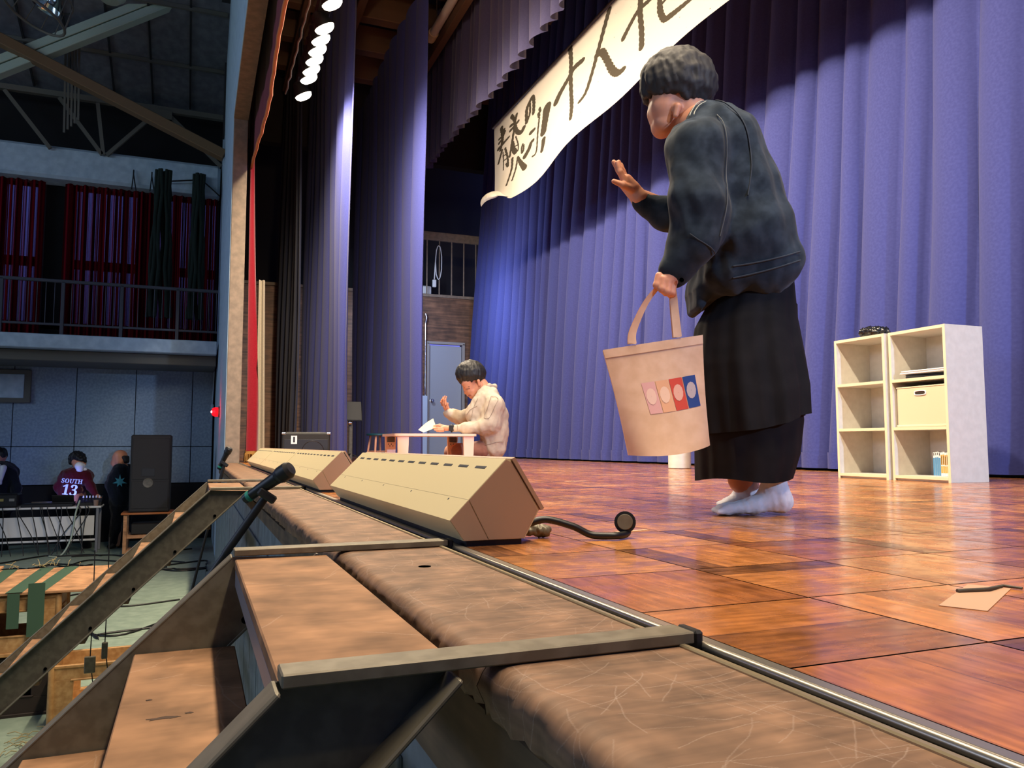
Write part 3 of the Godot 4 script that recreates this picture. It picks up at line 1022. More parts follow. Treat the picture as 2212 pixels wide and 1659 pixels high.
func stage_curtains() -> void:
	var f := drape(4.86, -13.1, 2.5, 0.02, 6.9, 0.3, 0.11, 17, -1.2)
	curtain("back_curtain", "long blue pleated curtain across the back of the stage behind the bookcases", f, 900, 14, M.blue_back, M.blue_back)
	f = drape(1.68, -13.5, -9.1, 0.02, 6.4, 0.46, 0.07, 23)
	curtain("leg_curtain", "blue leg curtain behind the amplifier, nearer the red house curtain", f, 320, 6, M.blue, M.blue, "blue leg curtains in the wing")
	f = drape(2.56, -13.7, -9.1, 0.02, 6.1, 0.44, 0.07, 31)
	curtain("leg_curtain", "blue leg curtain behind the stool, nearer the grey door", f, 320, 6, M.blue, M.blue, "blue leg curtains in the wing")
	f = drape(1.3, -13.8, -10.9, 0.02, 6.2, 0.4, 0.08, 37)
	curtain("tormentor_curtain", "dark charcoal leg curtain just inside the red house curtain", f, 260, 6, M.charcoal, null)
	# scalloped border above the banner
	f = drape(3.36, -11.7, 2.0, 4.56, 6.9, 0.26, 0.13, 41)
	var g := func(s: float, t: float) -> Vector3:
		var p: Vector3 = f.call(s, t)
		var d := 3.36 - p.x
		return Vector3(p.x, p.y - (1.0 - t) * (0.28 * d), p.z)
	curtain("border_curtain", "grey violet pleated border curtain hanging above the white banner", g, 700, 6, M.border, null)
	# red house curtain: gathered leg with fringe
	f = drape(0.74, -10.9, -10.05, 0.14, 7.0, 0.2, 0.12, 51, 0.0)
	var h := func(s: float, t: float) -> Vector3:
		var p: Vector3 = f.call(s, t)
		var y := p.y
		var pinch := clampf((y - 0.6) / 3.2, 0.0, 1.0)
		return Vector3(lerpf(p.x - 0.02, 0.585 + (p.x - 0.68) * 0.45, pinch), y, p.z)
	var t := curtain("house_curtain", "bright red house curtain gathered beside the stage jamb", h, 90, 24, M.red, null)
	var b := MB.new()
	b.sheet(90, 1, func(s: float, q: float) -> Vector3:
		var p: Vector3 = h.call(s, 0.0)
		return Vector3(p.x - 0.006, lerpf(0.1, 0.155, q), p.z))
	obj("fringe_band", b, M.gold, t)
	b = MB.new()
	for i in 70:
		var p: Vector3 = h.call(i / 69.0, 0.0)
		b.tube([Vector3(p.x - 0.01, 0.11, p.z), Vector3(p.x - 0.012 + 0.008 * sin(i * 2.1), 0.012, p.z + 0.006 * sin(i * 1.3))], 0.006, 0.004, 5)
	obj("fringe", b, M.gold, t).set_meta("kind", "stuff")
	var li := func(s: float, q: float) -> Vector3:
		return Vector3(lerpf(0.7, lerpf(0.82, 0.775, q), s), lerpf(0.02, 2.3, q), -10.35 + 0.02 * sin(s * 9.0 + q))
	tag(curtain("curtain_lining", "", li, 30, 6, M.cream_cloth, null), "cream lining strip showing behind the red house curtain", "curtain")
	# red valance with corded lower edge
	f = drape(0.6, -10.6, 3.0, 3.66, 7.0, 0.5, 0.012, 61)
	t = curtain("valance", "dark red valance under the stage header with a corded edge", f, 160, 4, M.red_dark, null)
	b = MB.new()
	var p := []
	for i in 81:
		var q: Vector3 = f.call(i / 80.0, 0.0)
		p.append(q + Vector3(-0.01, 0.0, 0))
	b.tube(p, 0.018, -1, 6)
	obj("corded_edge", b, M.trim, t)

func banner() -> void:
	var z0 := -9.93
	var z1 := -2.6
	var y0 := 3.36
	var y1 := 4.66
	var W := 2048
	var H := 512
	var im := Image.create(W, H, false, Image.FORMAT_RGB8)
	im.fill(Color(0.72, 0.69, 0.65))
	var ink := Color(0.25, 0.225, 0.19)
	var rng := RandomNumberGenerator.new()
	rng.seed = 9
	var strokes := [
	[[-9.649,4.487,0.038,0.016],[-9.615,4.357,0.035,0.012],[-9.635,4.268,0.032,0.011],[-9.701,4.195,0.03,0.012]],
	[[-9.746,4.309,0.027,0.011],[-9.622,4.331,0.026,0.009],[-9.52,4.389,0.026,0.009]],
	[[-9.741,4.365,0.027,0.009],[-9.584,4.365,0.026,0.009],[-9.545,4.428,0.026,0.011]],
	[[-9.78,4.238,0.033,0.014],[-9.558,4.25,0.028,0.012],[-9.376,4.263,0.023,0.008]],
	[[-9.635,4.172,0.026,0.011],[-9.713,4.102,0.026,0.009],[-9.785,4.039,0.027,0.009]],
	[[-9.519,4.159,0.023,0.008],[-9.443,4.008,0.023,0.008],[-9.435,3.887,0.022,0.008],[-9.493,3.94,0.023,0.008]],
	[[-9.604,4.132,0.013,0.005],[-9.588,4.001,0.013,0.005],[-9.598,3.889,0.013,0.005]],
	[[-9.609,4.076,0.013,0.005],[-9.493,4.069,0.012,0.005]],
	[[-9.596,4.013,0.013,0.005],[-9.481,4.002,0.013,0.005]],
	[[-9.282,4.506,0.034,0.015],[-9.173,4.378,0.031,0.011],[-9.27,4.163,0.027,0.01],[-9.368,3.992,0.024,0.011]],
	[[-9.319,4.388,0.031,0.011],[-9.185,4.383,0.029,0.011],[-9.108,4.46,0.027,0.013]],
	[[-9.331,4.327,0.029,0.011],[-9.185,4.336,0.029,0.011],[-9.054,4.35,0.027,0.011]],
	[[-9.173,4.341,0.036,0.014],[-9.101,4.23,0.036,0.014],[-8.973,4.172,0.038,0.015],[-8.881,4.201,0.041,0.016]],
	[[-9.27,4.135,0.041,0.015],[-9.221,4.024,0.041,0.015],[-9.173,3.984,0.041,0.015]],
	[[-9.149,4.183,0.014,0.005],[-9.078,4.047,0.014,0.005],[-9.102,3.977,0.014,0.005],[-9.173,4.035,0.014,0.005]],
	[[-9.173,4.063,0.012,0.005],[-9.095,4.053,0.012,0.005]],
	[[-8.791,4.229,0.034,0.014],[-8.779,4.386,0.034,0.014],[-8.668,4.457,0.032,0.014],[-8.588,4.472,0.032,0.014],[-8.554,4.391,0.032,0.011],[-8.572,4.258,0.032,0.014]],
	[[-8.679,4.452,0.021,0.008],[-8.68,4.31,0.023,0.009],[-8.78,4.229,0.023,0.009]],
	[[-9.282,3.938,0.027,0.01],[-9.319,3.806,0.024,0.009],[-9.493,3.646,0.021,0.008]],
	[[-9.306,3.657,0.019,0.007],[-9.185,3.771,0.019,0.007],[-9.109,3.901,0.019,0.007]],
	[[-9.109,3.892,0.024,0.009],[-9.02,3.789,0.036,0.017],[-8.917,3.695,0.05,0.02]],
	[[-8.939,4.005,0.018,0.007],[-8.973,3.972,0.018,0.007],[-8.978,3.91,0.018,0.007],[-8.927,3.92,0.018,0.007],[-8.909,3.985,0.018,0.007]],
	[[-8.894,3.831,0.045,0.018],[-8.748,3.882,0.039,0.016],[-8.682,3.929,0.033,0.013],[-8.606,3.937,0.025,0.011]],
	[[-8.67,4.053,0.042,0.015],[-8.569,4.054,0.032,0.011]],
	[[-8.383,4.242,0.023,0.01],[-8.358,4.198,0.023,0.01]],
	[[-8.414,4.194,0.027,0.01],[-8.4,4.154,0.027,0.012]],
	[[-8.394,4.126,0.019,0.008],[-8.457,3.977,0.018,0.008],[-8.511,3.806,0.017,0.007],[-8.575,3.75,0.017,0.006],[-8.672,3.754,0.016,0.006]],
	[[-8.151,4.156,0.078,0.036],[-8.201,4.049,0.069,0.026],[-8.283,3.911,0.063,0.027]],
	[[-8.283,3.826,0.043,0.017],[-8.314,3.769,0.038,0.015],[-8.361,3.718,0.033,0.015]],
	[[-7.547,4.594,0.035,0.015],[-7.513,4.432,0.031,0.014],[-7.508,4.249,0.033,0.016],[-7.475,4.018,0.029,0.013],[-7.458,3.886,0.03,0.015],[-7.483,3.753,0.026,0.012]],
	[[-7.882,4.107,0.051,0.024],[-7.776,4.165,0.046,0.023],[-7.551,4.25,0.041,0.018],[-7.432,4.305,0.039,0.021],[-7.224,4.301,0.038,0.017]],
	[[-6.662,4.562,0.031,0.017],[-6.764,4.44,0.032,0.016],[-6.903,4.248,0.029,0.014],[-7.002,4.09,0.026,0.013],[-7.139,3.91,0.026,0.012],[-7.287,3.859,0.023,0.01]],
	[[-6.921,4.214,0.04,0.02],[-6.819,4.195,0.04,0.02],[-6.721,4.069,0.037,0.016],[-6.611,3.911,0.042,0.017],[-6.502,3.829,0.038,0.017],[-6.394,3.82,0.039,0.017]],
	[[-6.067,4.368,0.034,0.019],[-6.088,4.233,0.031,0.019],[-6.061,4.026,0.031,0.016],[-6.057,3.872,0.032,0.02]],
	[[-6.402,4.135,0.03,0.019],[-6.265,4.208,0.03,0.015],[-6.119,4.264,0.032,0.014],[-5.924,4.259,0.028,0.014],[-5.829,4.275,0.024,0.017]],
	[[-5.746,4.192,0.026,0.019],[-5.746,4.073,0.03,0.015],[-5.682,3.952,0.026,0.015],[-5.583,3.929,0.026,0.019],[-5.414,3.924,0.026,0.015],[-5.241,3.927,0.026,0.011]],
	[[-5.729,4.109,0.014,0.01],[-5.652,4.118,0.014,0.008],[-5.578,4.113,0.016,0.008]]
]
	for s: Array in strokes:
		# a smooth path through the brush points
		var c := Curve3D.new()
		var rad := []
		for i in s.size():
			var q: Array = s[i]
			var a: Array = s[maxi(i - 1, 0)]
			var d: Array = s[mini(i + 1, s.size() - 1)]
			var tan := Vector3((d[0] - a[0]) / 6.0, (d[1] - a[1]) / 6.0, 0)
			c.add_point(Vector3(q[0], q[1], 0), -tan, tan)
			rad.append(Vector2(q[2], q[3]))
		for i in s.size() - 1:
			for k in 60:
				var t := k / 60.0
				var p := c.sample(i, t)
				var r: Vector2 = rad[i].lerp(rad[i + 1], t)
				r *= (0.92 + 0.12 * sin(k * 0.35 + i)) * 1.6
				var cx := (p.x - z0) / (z1 - z0) * W
				var cy := (y1 - p.y) / (y1 - y0) * H
				var rx := r.x / (z1 - z0) * W
				var ry := r.y / (y1 - y0) * H
				for yy in range(maxi(0, int(cy - ry)), mini(H, int(cy + ry) + 2)):
					for xx in range(maxi(0, int(cx - rx)), mini(W, int(cx + rx) + 2)):
						if pow((xx - cx) / maxf(rx, 0.6), 2) + pow((yy - cy) / maxf(ry, 0.6), 2) <= 1.0:
							im.set_pixel(xx, yy, ink)
	for k in 60:  # ink specks
		var p := Vector2i(rng.randi_range(700, 1700), rng.randi_range(60, 450))
		im.fill_rect(Rect2i(p, Vector2i(rng.randi_range(1, 4), rng.randi_range(1, 3))), ink.lightened(0.2))
	var m := mat(Color.WHITE, 0.8, 0, 0.2)
	m.albedo_texture = ImageTexture.create_from_image(im)
	m.cull_mode = BaseMaterial3D.CULL_DISABLED
	var f := func(s: float, t: float) -> Vector3:
		var z := lerpf(z0, z1, s)
		# hangs by its upper edge: the lower edge sags towards the middle
		var low := 3.64 - 0.2 * smoothstep(-9.9, -9.3, z) + 0.2 * smoothstep(-8.6, -5.0, z) + 0.03 * sin(z * 2.3)
		var top := 4.6 + 0.012 * sin(z * 3.0)
		var y := lerpf(low, top, t)
		return Vector3(3.73 + 0.03 * sin(z * 1.3 + y * 2.0) * (1.0 - t) - 0.02 * sin(z * 3.1) * (1.0 - t), y, z)
	var b := MB.new()
	var nu := 160
	var nv := 12
	b.sheet(nu, nv, f)
	for i in b.v.size():  # print stays where it is on the cloth
		b.u[i] = Vector2((b.v[i].z - z0) / (z1 - z0), (y1 - b.v[i].y) / (y1 - y0))
	var t := thing("banner", "long white banner with black brush lettering hung before the blue back curtain", "banner", Vector3.ZERO)
	obj("banner_sheet", b, m, t)
	b = MB.new()
	b.sheet(10, 10, func(s: float, q: float) -> Vector3:
		var z := -9.93 + 0.5 * s
		var base: Vector3 = f.call(s * 0.5 / 7.33, 0.0)
		var a := q * 2.4
		return Vector3(3.73 - 0.12 * sin(a) - 0.05 * q, base.y - 0.09 * (1 - cos(a)) * (1.1 - s) + 0.02, z - 0.16 * q * (1 - s)))
	obj("curled_corner", b, M.paper, t)
	b = MB.new()
	b.tube([Vector3(3.74, 4.62, -10.0), Vector3(3.74, 4.62, -2.5)], 0.02, -1, 8)
	obj("batten", b, M.steel_dark, t)
	b = MB.new()
	for z: float in [-9.2, -6.0, -3.4]:
		b.tube([Vector3(3.74, 4.63, z), Vector3(3.74, 7.2, z)], 0.004, -1, 5)
	obj("hanging_wire", b, M.steel_dark, t)

func border_lights() -> void:
	var t := thing("border_light", "row of glaring white stage lamps on a bar behind the red valance", "light", Vector3(1.1, 4.44, 0))
	boxed("lamp_bar", Vector3(-0.02, 0.16, -3.9), Vector3(0.14, 0.1, 11.6), M.black, t, 0.01)
	var zs := [-9.51, -9.03, -8.81, -8.56, -8.33, -8.09, -7.84, -7.36, -7.11, -6.86, -6.62]
	var z := -6.2
	while z < 1.6:
		zs.append(z)
		z += 0.46
	var aim := Vector3(0.46, -0.88, -0.1).normalized()
	var can := MB.new()
	can.lathe([Vector2(0.0, -0.16), Vector2(0.06, -0.15), Vector2(0.1, -0.02), Vector2(0.105, 0.0), Vector2(0.098, 0.001)], Vector3.ZERO, aim, 18)
	var lens := MB.new()
	lens.lathe([Vector2(0.104, 0.002), Vector2(0.095, 0.03), Vector2(0.07, 0.05), Vector2(0.0, 0.062)], Vector3.ZERO, aim, 18)
	var cm := can.mesh()
	var lm := lens.mesh()
	var hot := glow(Color(1.0, 0.95, 0.86), 6.0)
	for k in zs.size():
		add("lamp_can", cm, M.black, t).position = Vector3(0.0, 0.0, zs[k])
		add("lamp_lens", lm, hot, t).position = Vector3(0.0, 0.0, zs[k])
		var p: Vector3 = Vector3(1.1, 4.44, zs[k]) + aim * 0.08
		spot("border_lamp_light", p, p + aim + Vector3(0, 0, 0.1 if zs[k] < -7.0 else -0.12), 82.0, Color(1.0, 0.92, 0.8), 3.9, 0.09, 0.9)
	for z2: float in [-6.2, -2.0]:  # light leaking from the backs of the lamp cans
		var o := OmniLight3D.new()
		o.name = "border_lamp_spill_light"
		o.position = Vector3(1.0, 4.8, z2)
		o.light_color = Color(1.0, 0.86, 0.7); o.light_energy = 1.6; o.light_size = 0.1; o.shadow_enabled = true
		o.omni_range = 30.0; o.omni_attenuation = 2.0
		add_child(o, true)
	var b := MB.new()
	var ch := []
	for k in 60:
		ch.append(Vector3(-0.2 + 0.012 * (k % 2), 0.02 + 0.01 * (k % 3), -9.6 + k * 0.16))
	b.tube(ch, 0.012, -1, 5)
	obj("safety_chain", b, M.steel, t)
	# white batten pipe high over the stage
	t = thing("batten_pipe", "pale pipe batten with a round end hanging under the stage ceiling", "pipe", Vector3.ZERO)
	b = MB.new()
	b.tube([Vector3(3.0, 6.08, -10.5), Vector3(3.0, 6.08, -1.0)], 0.06, -1, 14)
	obj("pipe", b, M.white, t)
	b = MB.new()
	b.tube([Vector3(3.0, 6.08, -10.62), Vector3(3.0, 6.08, -10.44)], 0.075, -1, 14)
	obj("pipe_end", b, M.case_edge, t)
	b = MB.new()
	b.tube([Vector3(3.0, 6.1, -10.3), Vector3(3.0, 7.3, -10.3)], 0.008, -1, 5)
	obj("hanging_wire", b, M.steel, t)
	b = MB.new()
	b.bar(Vector3(3.12, 6.0, -12.0), Vector3(3.12, 6.0, -1.0), 0.1, 0.16, 0.005)
	tag(obj("border_batten", b, M.stage_beam), "brown wooden batten beside the pale pipe above the border curtain", "batten")

func wings() -> void:
	# gallery railing above the door
	var t := thing("wing_railing", "tan wooden railing with pale bars above the grey door in the wing", "railing", Vector3(0, 2.99, -13.98))
	boxed("top_rail", Vector3(3.9, 1.12, 0), Vector3(2.4, 0.16, 0.06), M.jamb, t, 0.006)
	for i in 9:
		var b := MB.new()
		b.tube([Vector3(2.96 + i * 0.24, 0.0, 0), Vector3(2.96 + i * 0.24, 1.05, 0)], 0.014, -1, 8)
		obj("bar", b, M.jamb, t)
	t = thing("cable_coil", "pale looped cable hanging on the wing railing", "cable", Vector3(4.12, 3.9, -13.9))
	var b := MB.new()
	var lp := []
	for k in 17:
		var a := TAU * k / 16.0
		lp.append(Vector3(0.06 * sin(a), -0.3 + 0.32 * cos(a), 0.012 * (k % 2)))
	b.tube(lp, 0.01, -1, 6, false)
	b.tube([Vector3(-0.06, -0.3, 0), Vector3(-0.08, -0.62, 0)], 0.012, -1, 6)
	obj("cable", b, M.white, t)
	boxed("connector", Vector3(-0.08, -0.7, 0), Vector3(0.07, 0.14, 0.05), M.white, t, 0.01)
	tag(boxed("parcel", Vector3(3.86, 3.1, -14.3), Vector3(0.4, 0.2, 0.3), M.white, null, 0.02), "pale parcel on the wing gallery floor behind the railing", "box")
	t = thing("pull_rod", "thin steel pull rod beside the grey door, with a white sleeve at its foot", "rod", Vector3(3.88, 0, -13.9))
	b = MB.new()
	b.tube([Vector3(0, 0.3, 0), Vector3(0, 2.45, 0)], 0.012, -1, 8)
	b.tube([Vector3(0, 2.45, 0), Vector3(0.02, 2.55, 0), Vector3(0, 2.62, 0)], 0.02, -1, 8)
	obj("rod", b, M.chrome, t)
	boxed("sleeve", Vector3(-0.02, 0.56, 0), Vector3(0.13, 1.1, 0.06), mat(Color(0.75, 0.82, 0.9), 0.5), t, 0.01)
	# amplifier
	t = thing("amplifier", "black guitar amplifier with a white tag in front of the blue leg curtain", "amplifier", Vector3(1.12, 0, -8.75), -0.12)
	boxed("cabinet", Vector3(0, 0.175, 0), Vector3(0.5, 0.33, 0.26), M.speaker, t, 0.014)
	b = MB.new()
	b.lathe([Vector2(0.105, 0.0), Vector2(0.115, 0.006), Vector2(0.12, 0.0)], Vector3(0.07, 0.14, 0.13), Vector3(0, 0, 1), 24)
	obj("speaker_ring", b, M.gear, t)
	boxed("grille", Vector3(0, 0.15, 0.131), Vector3(0.45, 0.24, 0.004), M.gear, t, 0.001)
	boxed("handle_strip", Vector3(0, 0.342, 0), Vector3(0.42, 0.012, 0.05), M.gear, t, 0.004)
	for sx: float in [-1.0, 1.0]:
		boxed("corner_cap", Vector3(sx * 0.232, 0.333, 0.115), Vector3(0.045, 0.02, 0.045), M.chrome, t, 0.006)
	boxed("paper_tag", Vector3(-0.125, 0.265, 0.136), Vector3(0.062, 0.088, 0.003), M.white, t)
	boxed("tag_print", Vector3(-0.125, 0.268, 0.138), Vector3(0.02, 0.06, 0.002), M.gear, t)
	for sx: float in [-1.0, 1.0]:
		boxed("foot", Vector3(sx * 0.2, 0.005, 0), Vector3(0.05, 0.01, 0.2), M.rubber, t)
	# stool
	t = thing("stool", "small round stool with a teal seat and pinkish wooden legs", "stool", Vector3(2.22, 0, -10.2))
	b = MB.new()
	b.lathe([Vector2(0, 0.33), Vector2(0.13, 0.33), Vector2(0.15, 0.336), Vector2(0.15, 0.352), Vector2(0.14, 0.36), Vector2(0, 0.362)], Vector3.ZERO, Vector3.UP, 24)
	obj("seat", b, mat(Color(0.06, 0.22, 0.27), 0.4), t)
	for k in 4:
		var a := TAU * (k + 0.3) / 4
		b = MB.new()
		b.tube([Vector3(cos(a) * 0.15, 0, sin(a) * 0.15), Vector3(cos(a) * 0.1, 0.335, sin(a) * 0.1)], 0.013, 0.015, 8)
		obj("leg", b, mat(Color(0.72, 0.52, 0.43), 0.6), t)
	for k in 4:
		var a := TAU * (k + 0.3) / 4
		var c := TAU * (k + 1.3) / 4
		b = MB.new()
		b.tube([Vector3(cos(a) * 0.128, 0.13, sin(a) * 0.128), Vector3(cos(c) * 0.128, 0.13, sin(c) * 0.128)], 0.007, -1, 6)
		obj("rung", b, mat(Color(0.72, 0.52, 0.43), 0.6), t)
	# music stand half hidden by the leg curtain
	t = thing("music_stand", "black music stand half behind the blue leg curtain next to the stool", "music stand", Vector3(1.88, 0, -10.4))
	b = MB.new()
	b.box(Vector3(0, 0.66, 0.0), Vector3(0.32, 0.26, 0.012), 0.004, Basis(Vector3(1, 0, 0), -0.3))
	obj("desk", b, M.gear, t)
	boxed("ledge", Vector3(0, 0.53, 0.05), Vector3(0.32, 0.012, 0.06), M.gear, t, 0.003)
	boxed("pole", Vector3(0.02, 0.28, 0), Vector3(0.05, 0.54, 0.03), M.steel_dark, t, 0.006)
	for k in 3:
		var a := TAU * k / 3
		b = MB.new()
		b.tube([Vector3(0.02, 0.1, 0), Vector3(0.02 + cos(a) * 0.2, 0.01, sin(a) * 0.2)], 0.009, -1, 6)
		obj("leg", b, M.gear, t)
	b = MB.new()
	b.lathe([Vector2(0, -0.02), Vector2(0.026, -0.02), Vector2(0.026, 0.02), Vector2(0, 0.02)], Vector3(0.0, 0.5, 0.04), Vector3(1, 0, 0), 12)
	obj("clamp_knob", b, M.chrome, t)
	for i in 2:
		tag(boxed("wall_switch", Vector3(2.92, 1.0 + i * 0.16, -13.98), Vector3(0.14, 0.13, 0.03), M.white, null, 0.006), ["white switch plate on the wing wall above the music stand, lower of two", "white switch plate on the wing wall above the music stand, upper of two"][i], "switch")

# ---------- footlights ----------
func footlight(z0: float, length: float, label: String, dx := 0.0) -> void:
	var t := thing("footlight_box", label, "footlight", Vector3(dx, 0, z0), 0.0, "cream footlight boxes along the stage front")
	var ex := Vector3(1, 0, 0)
	var ey := Vector3(0, 1, 0)
	var dep := Vector3(0, 0, -length)
	var b := MB.new()
	b.prism(PackedVector2Array([Vector2(0.516, 0.012), Vector2(0.485, 0.055), Vector2(0.608, 0.179), Vector2(0.617, 0.178), Vector2(0.684, 0.071), Vector2(0.65, 0.012)]), Vector3.ZERO, ex, ey, dep)
	obj("body", b, M.metal_cream, t)
	boxed("base", Vector3(0.584, 0.0065, -length / 2), Vector3(0.122, 0.013, length - 0.01), M.black, t)
	# end plates with their seam
	for e in 2:
		var o := Vector3(0, 0, 0.002 if e == 0 else -length - 0.0005)
		b = MB.new()
		b.prism(PackedVector2Array([Vector2(0.516, 0.013), Vector2(0.486, 0.055), Vector2(0.5245, 0.0935), Vector2(0.568, 0.013)]), o, ex, ey, Vector3(0, 0, -0.0015))
		obj("end_plate", b, M.metal_tan, t)
		b = MB.new()
		b.prism(PackedVector2Array([Vector2(0.570, 0.013), Vector2(0.5265, 0.0955), Vector2(0.608, 0.177), Vector2(0.618, 0.172), Vector2(0.679, 0.07), Vector2(0.647, 0.013)]), o, ex, ey, Vector3(0, 0, -0.0015))
		obj("end_plate", b, M.metal_tan, t)
	# slanted cover: direction up the slope and its outward normal
	var up := Vector3(0.123, 0.124, 0).normalized()
	var nn := Vector3(-up.y, up.x, 0)
	var p0 := Vector3(0.485, 0.055, 0)
	b = MB.new()
	b.box(p0 + up * 0.114 - nn * 0.0007 + Vector3(0, 0, -length / 2), Vector3(0.115, 0.0022, length - 0.004), 0.0008, Basis(up, nn, up.cross(nn)))
	obj("cover", b, M.metal_cream, t)
	var sl := MB.new()
	sl.box(Vector3.ZERO, Vector3(0.007, 0.0012, 0.066), 0.0004, Basis(up, nn, up.cross(nn)))
	var sm := sl.mesh()
	for k in 12:
		add("vent_slot", sm, mat_slot(), t).position = p0 + up * 0.146 + nn * 0.0007 + Vector3(0, 0, -0.1 - k * (length - 0.2) / 11.0)
	var sc := MB.new()
	sc.lathe([Vector2(0.0035, 0.0), Vector2(0.0025, 0.001), Vector2(0.0, 0.001)], Vector3.ZERO, nn, 8)
	var scm := sc.mesh()
	for k in 5:
		add("screw", scm, mat_slot(), t).position = p0 + up * 0.05 - nn * 0.0002 + Vector3(0, 0, -0.12 - k * (length - 0.24) / 4.0)
	# lens strip on the stage side
	b = MB.new()
	b.prism(PackedVector2Array([Vector2(0.6195, 0.179), Vector2(0.627, 0.182), Vector2(0.694, 0.074), Vector2(0.687, 0.07)]), Vector3(0, 0, 0.004), ex, ey, dep + Vector3(0, 0, -0.008))
	obj("lens_frame", b, M.metal_tan, t)

func mat_slot() -> Material:
	if not M.has("slot"):
		M.slot = mat(Color(0.16, 0.17, 0.2), 0.6)
	return M.slot

func footlights() -> void:
	footlight(-1.545, 1.52, "cream slotted footlight box nearest the camera, by itself on the stage edge")
	footlight(-3.55, 1.49, "cream slotted footlight box at the near end of the row of three")
	footlight(-5.06, 1.52, "cream slotted footlight box in the middle of the row of three")
	footlight(-6.6, 1.6, "cream footlight box at the far end of the row of three")

func steps(z0: float, z1: float, which: String) -> void:
	var t := thing("stage_steps", which + " steel stage steps with wooden treads hooked over the stage edge", "steps", Vector3.ZERO)
	var near := which == "nearest"
	var dir := Vector2(-0.726, -0.687)
	var L := 2.02
	# two open channels, webs inside, flanges outwards
	for e in 2:
		var z: float = z0 if e == 0 else z1
		var out := 1.0 if e == 0 else -1.0
		var A := Vector2(0.072, 0.0)
		var B := Vector2(0.232, -0.006)
		var b := MB.new()
		b.prism(PackedVector2Array([A, B, Vector2(B.x + dir.x * L, B.y + dir.y * L), Vector2(A.x + dir.x * L, A.y + dir.y * L)]), Vector3(0, 0, z - 0.002), Vector3(1, 0, 0), Vector3(0, 1, 0), Vector3(0, 0, 0.004))
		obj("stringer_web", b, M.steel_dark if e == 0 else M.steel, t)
		for k in 2:
			var s: Vector2 = A if k == 0 else B
			b = MB.new()
			var p := Vector3(s.x, s.y, z + out * 0.018)
			b.bar(p, p + Vector3(dir.x, dir.y, 0) * L, 0.042, 0.006, 0.002)
			obj("stringer_flange", b, M.steel, t)
		# top bar with its hook over the nosing
		b = MB.new()
		b.box(Vector3(0.281, 0.0075, z + out * 0.012), Vector3(0.414, 0.0125, 0.038), 0.0015)
		obj("top_bar", b, M.steel, t)
		boxed("rubber_end", Vector3(0.4945, 0.003, z + out * 0.012), Vector3(0.012, 0.022, 0.036), M.rubber, t, 0.003)
		for k in 9:
			b = MB.new()
			var c := Vector2(0.14, -0.075) + dir * (0.06 + 0.225 * k)
			b.lathe([Vector2(0.0, 0.008), Vector2(0.006, 0.007), Vector2(0.007, 0.0)], Vector3(c.x, c.y, z + 0.002), Vector3(0, 0, 1), 8)
			b.ix.reverse()
			obj("bolt", b, M.steel_dark, t)
	var zc := (z0 + z1) * 0.5
	var wd := absf(z1 - z0) - 0.012
	for k in 9:
		var x := 0.16 - 0.164 * k
		var y := -0.004 - 0.156 * k
		boxed("tread", Vector3(x, y - 0.009, zc), Vector3(0.168, 0.018, wd), M.ply, t, 0.002)
		if k == 1 and near:
			for q in [[-0.028, -1.19, 0.03, 0.007], [0.004, -1.2, 0.008, 0.004], [-0.05, -1.28, 0.006, 0.004]]:
				var sb := MB.new()
				var sp := PackedVector2Array()
				for e in 14:
					var a := TAU * e / 14
					sp.append(Vector2(cos(a) * q[2] * (0.7 + 0.3 * sin(e * 2.7)), sin(a) * q[3] * (0.75 + 0.35 * sin(e * 4.1))))
				sb.prism(sp, Vector3(q[0], y + 0.0002, q[1]), Vector3(1, 0, 0), Vector3(0, 0, 1), Vector3(0, 0.0002, 0))
				obj("stain", sb, M.stain, t)
		boxed("tread_support", Vector3(x - 0.08, y - 0.034, zc), Vector3(0.006, 0.03, wd), M.steel_edge, t, 0.001)

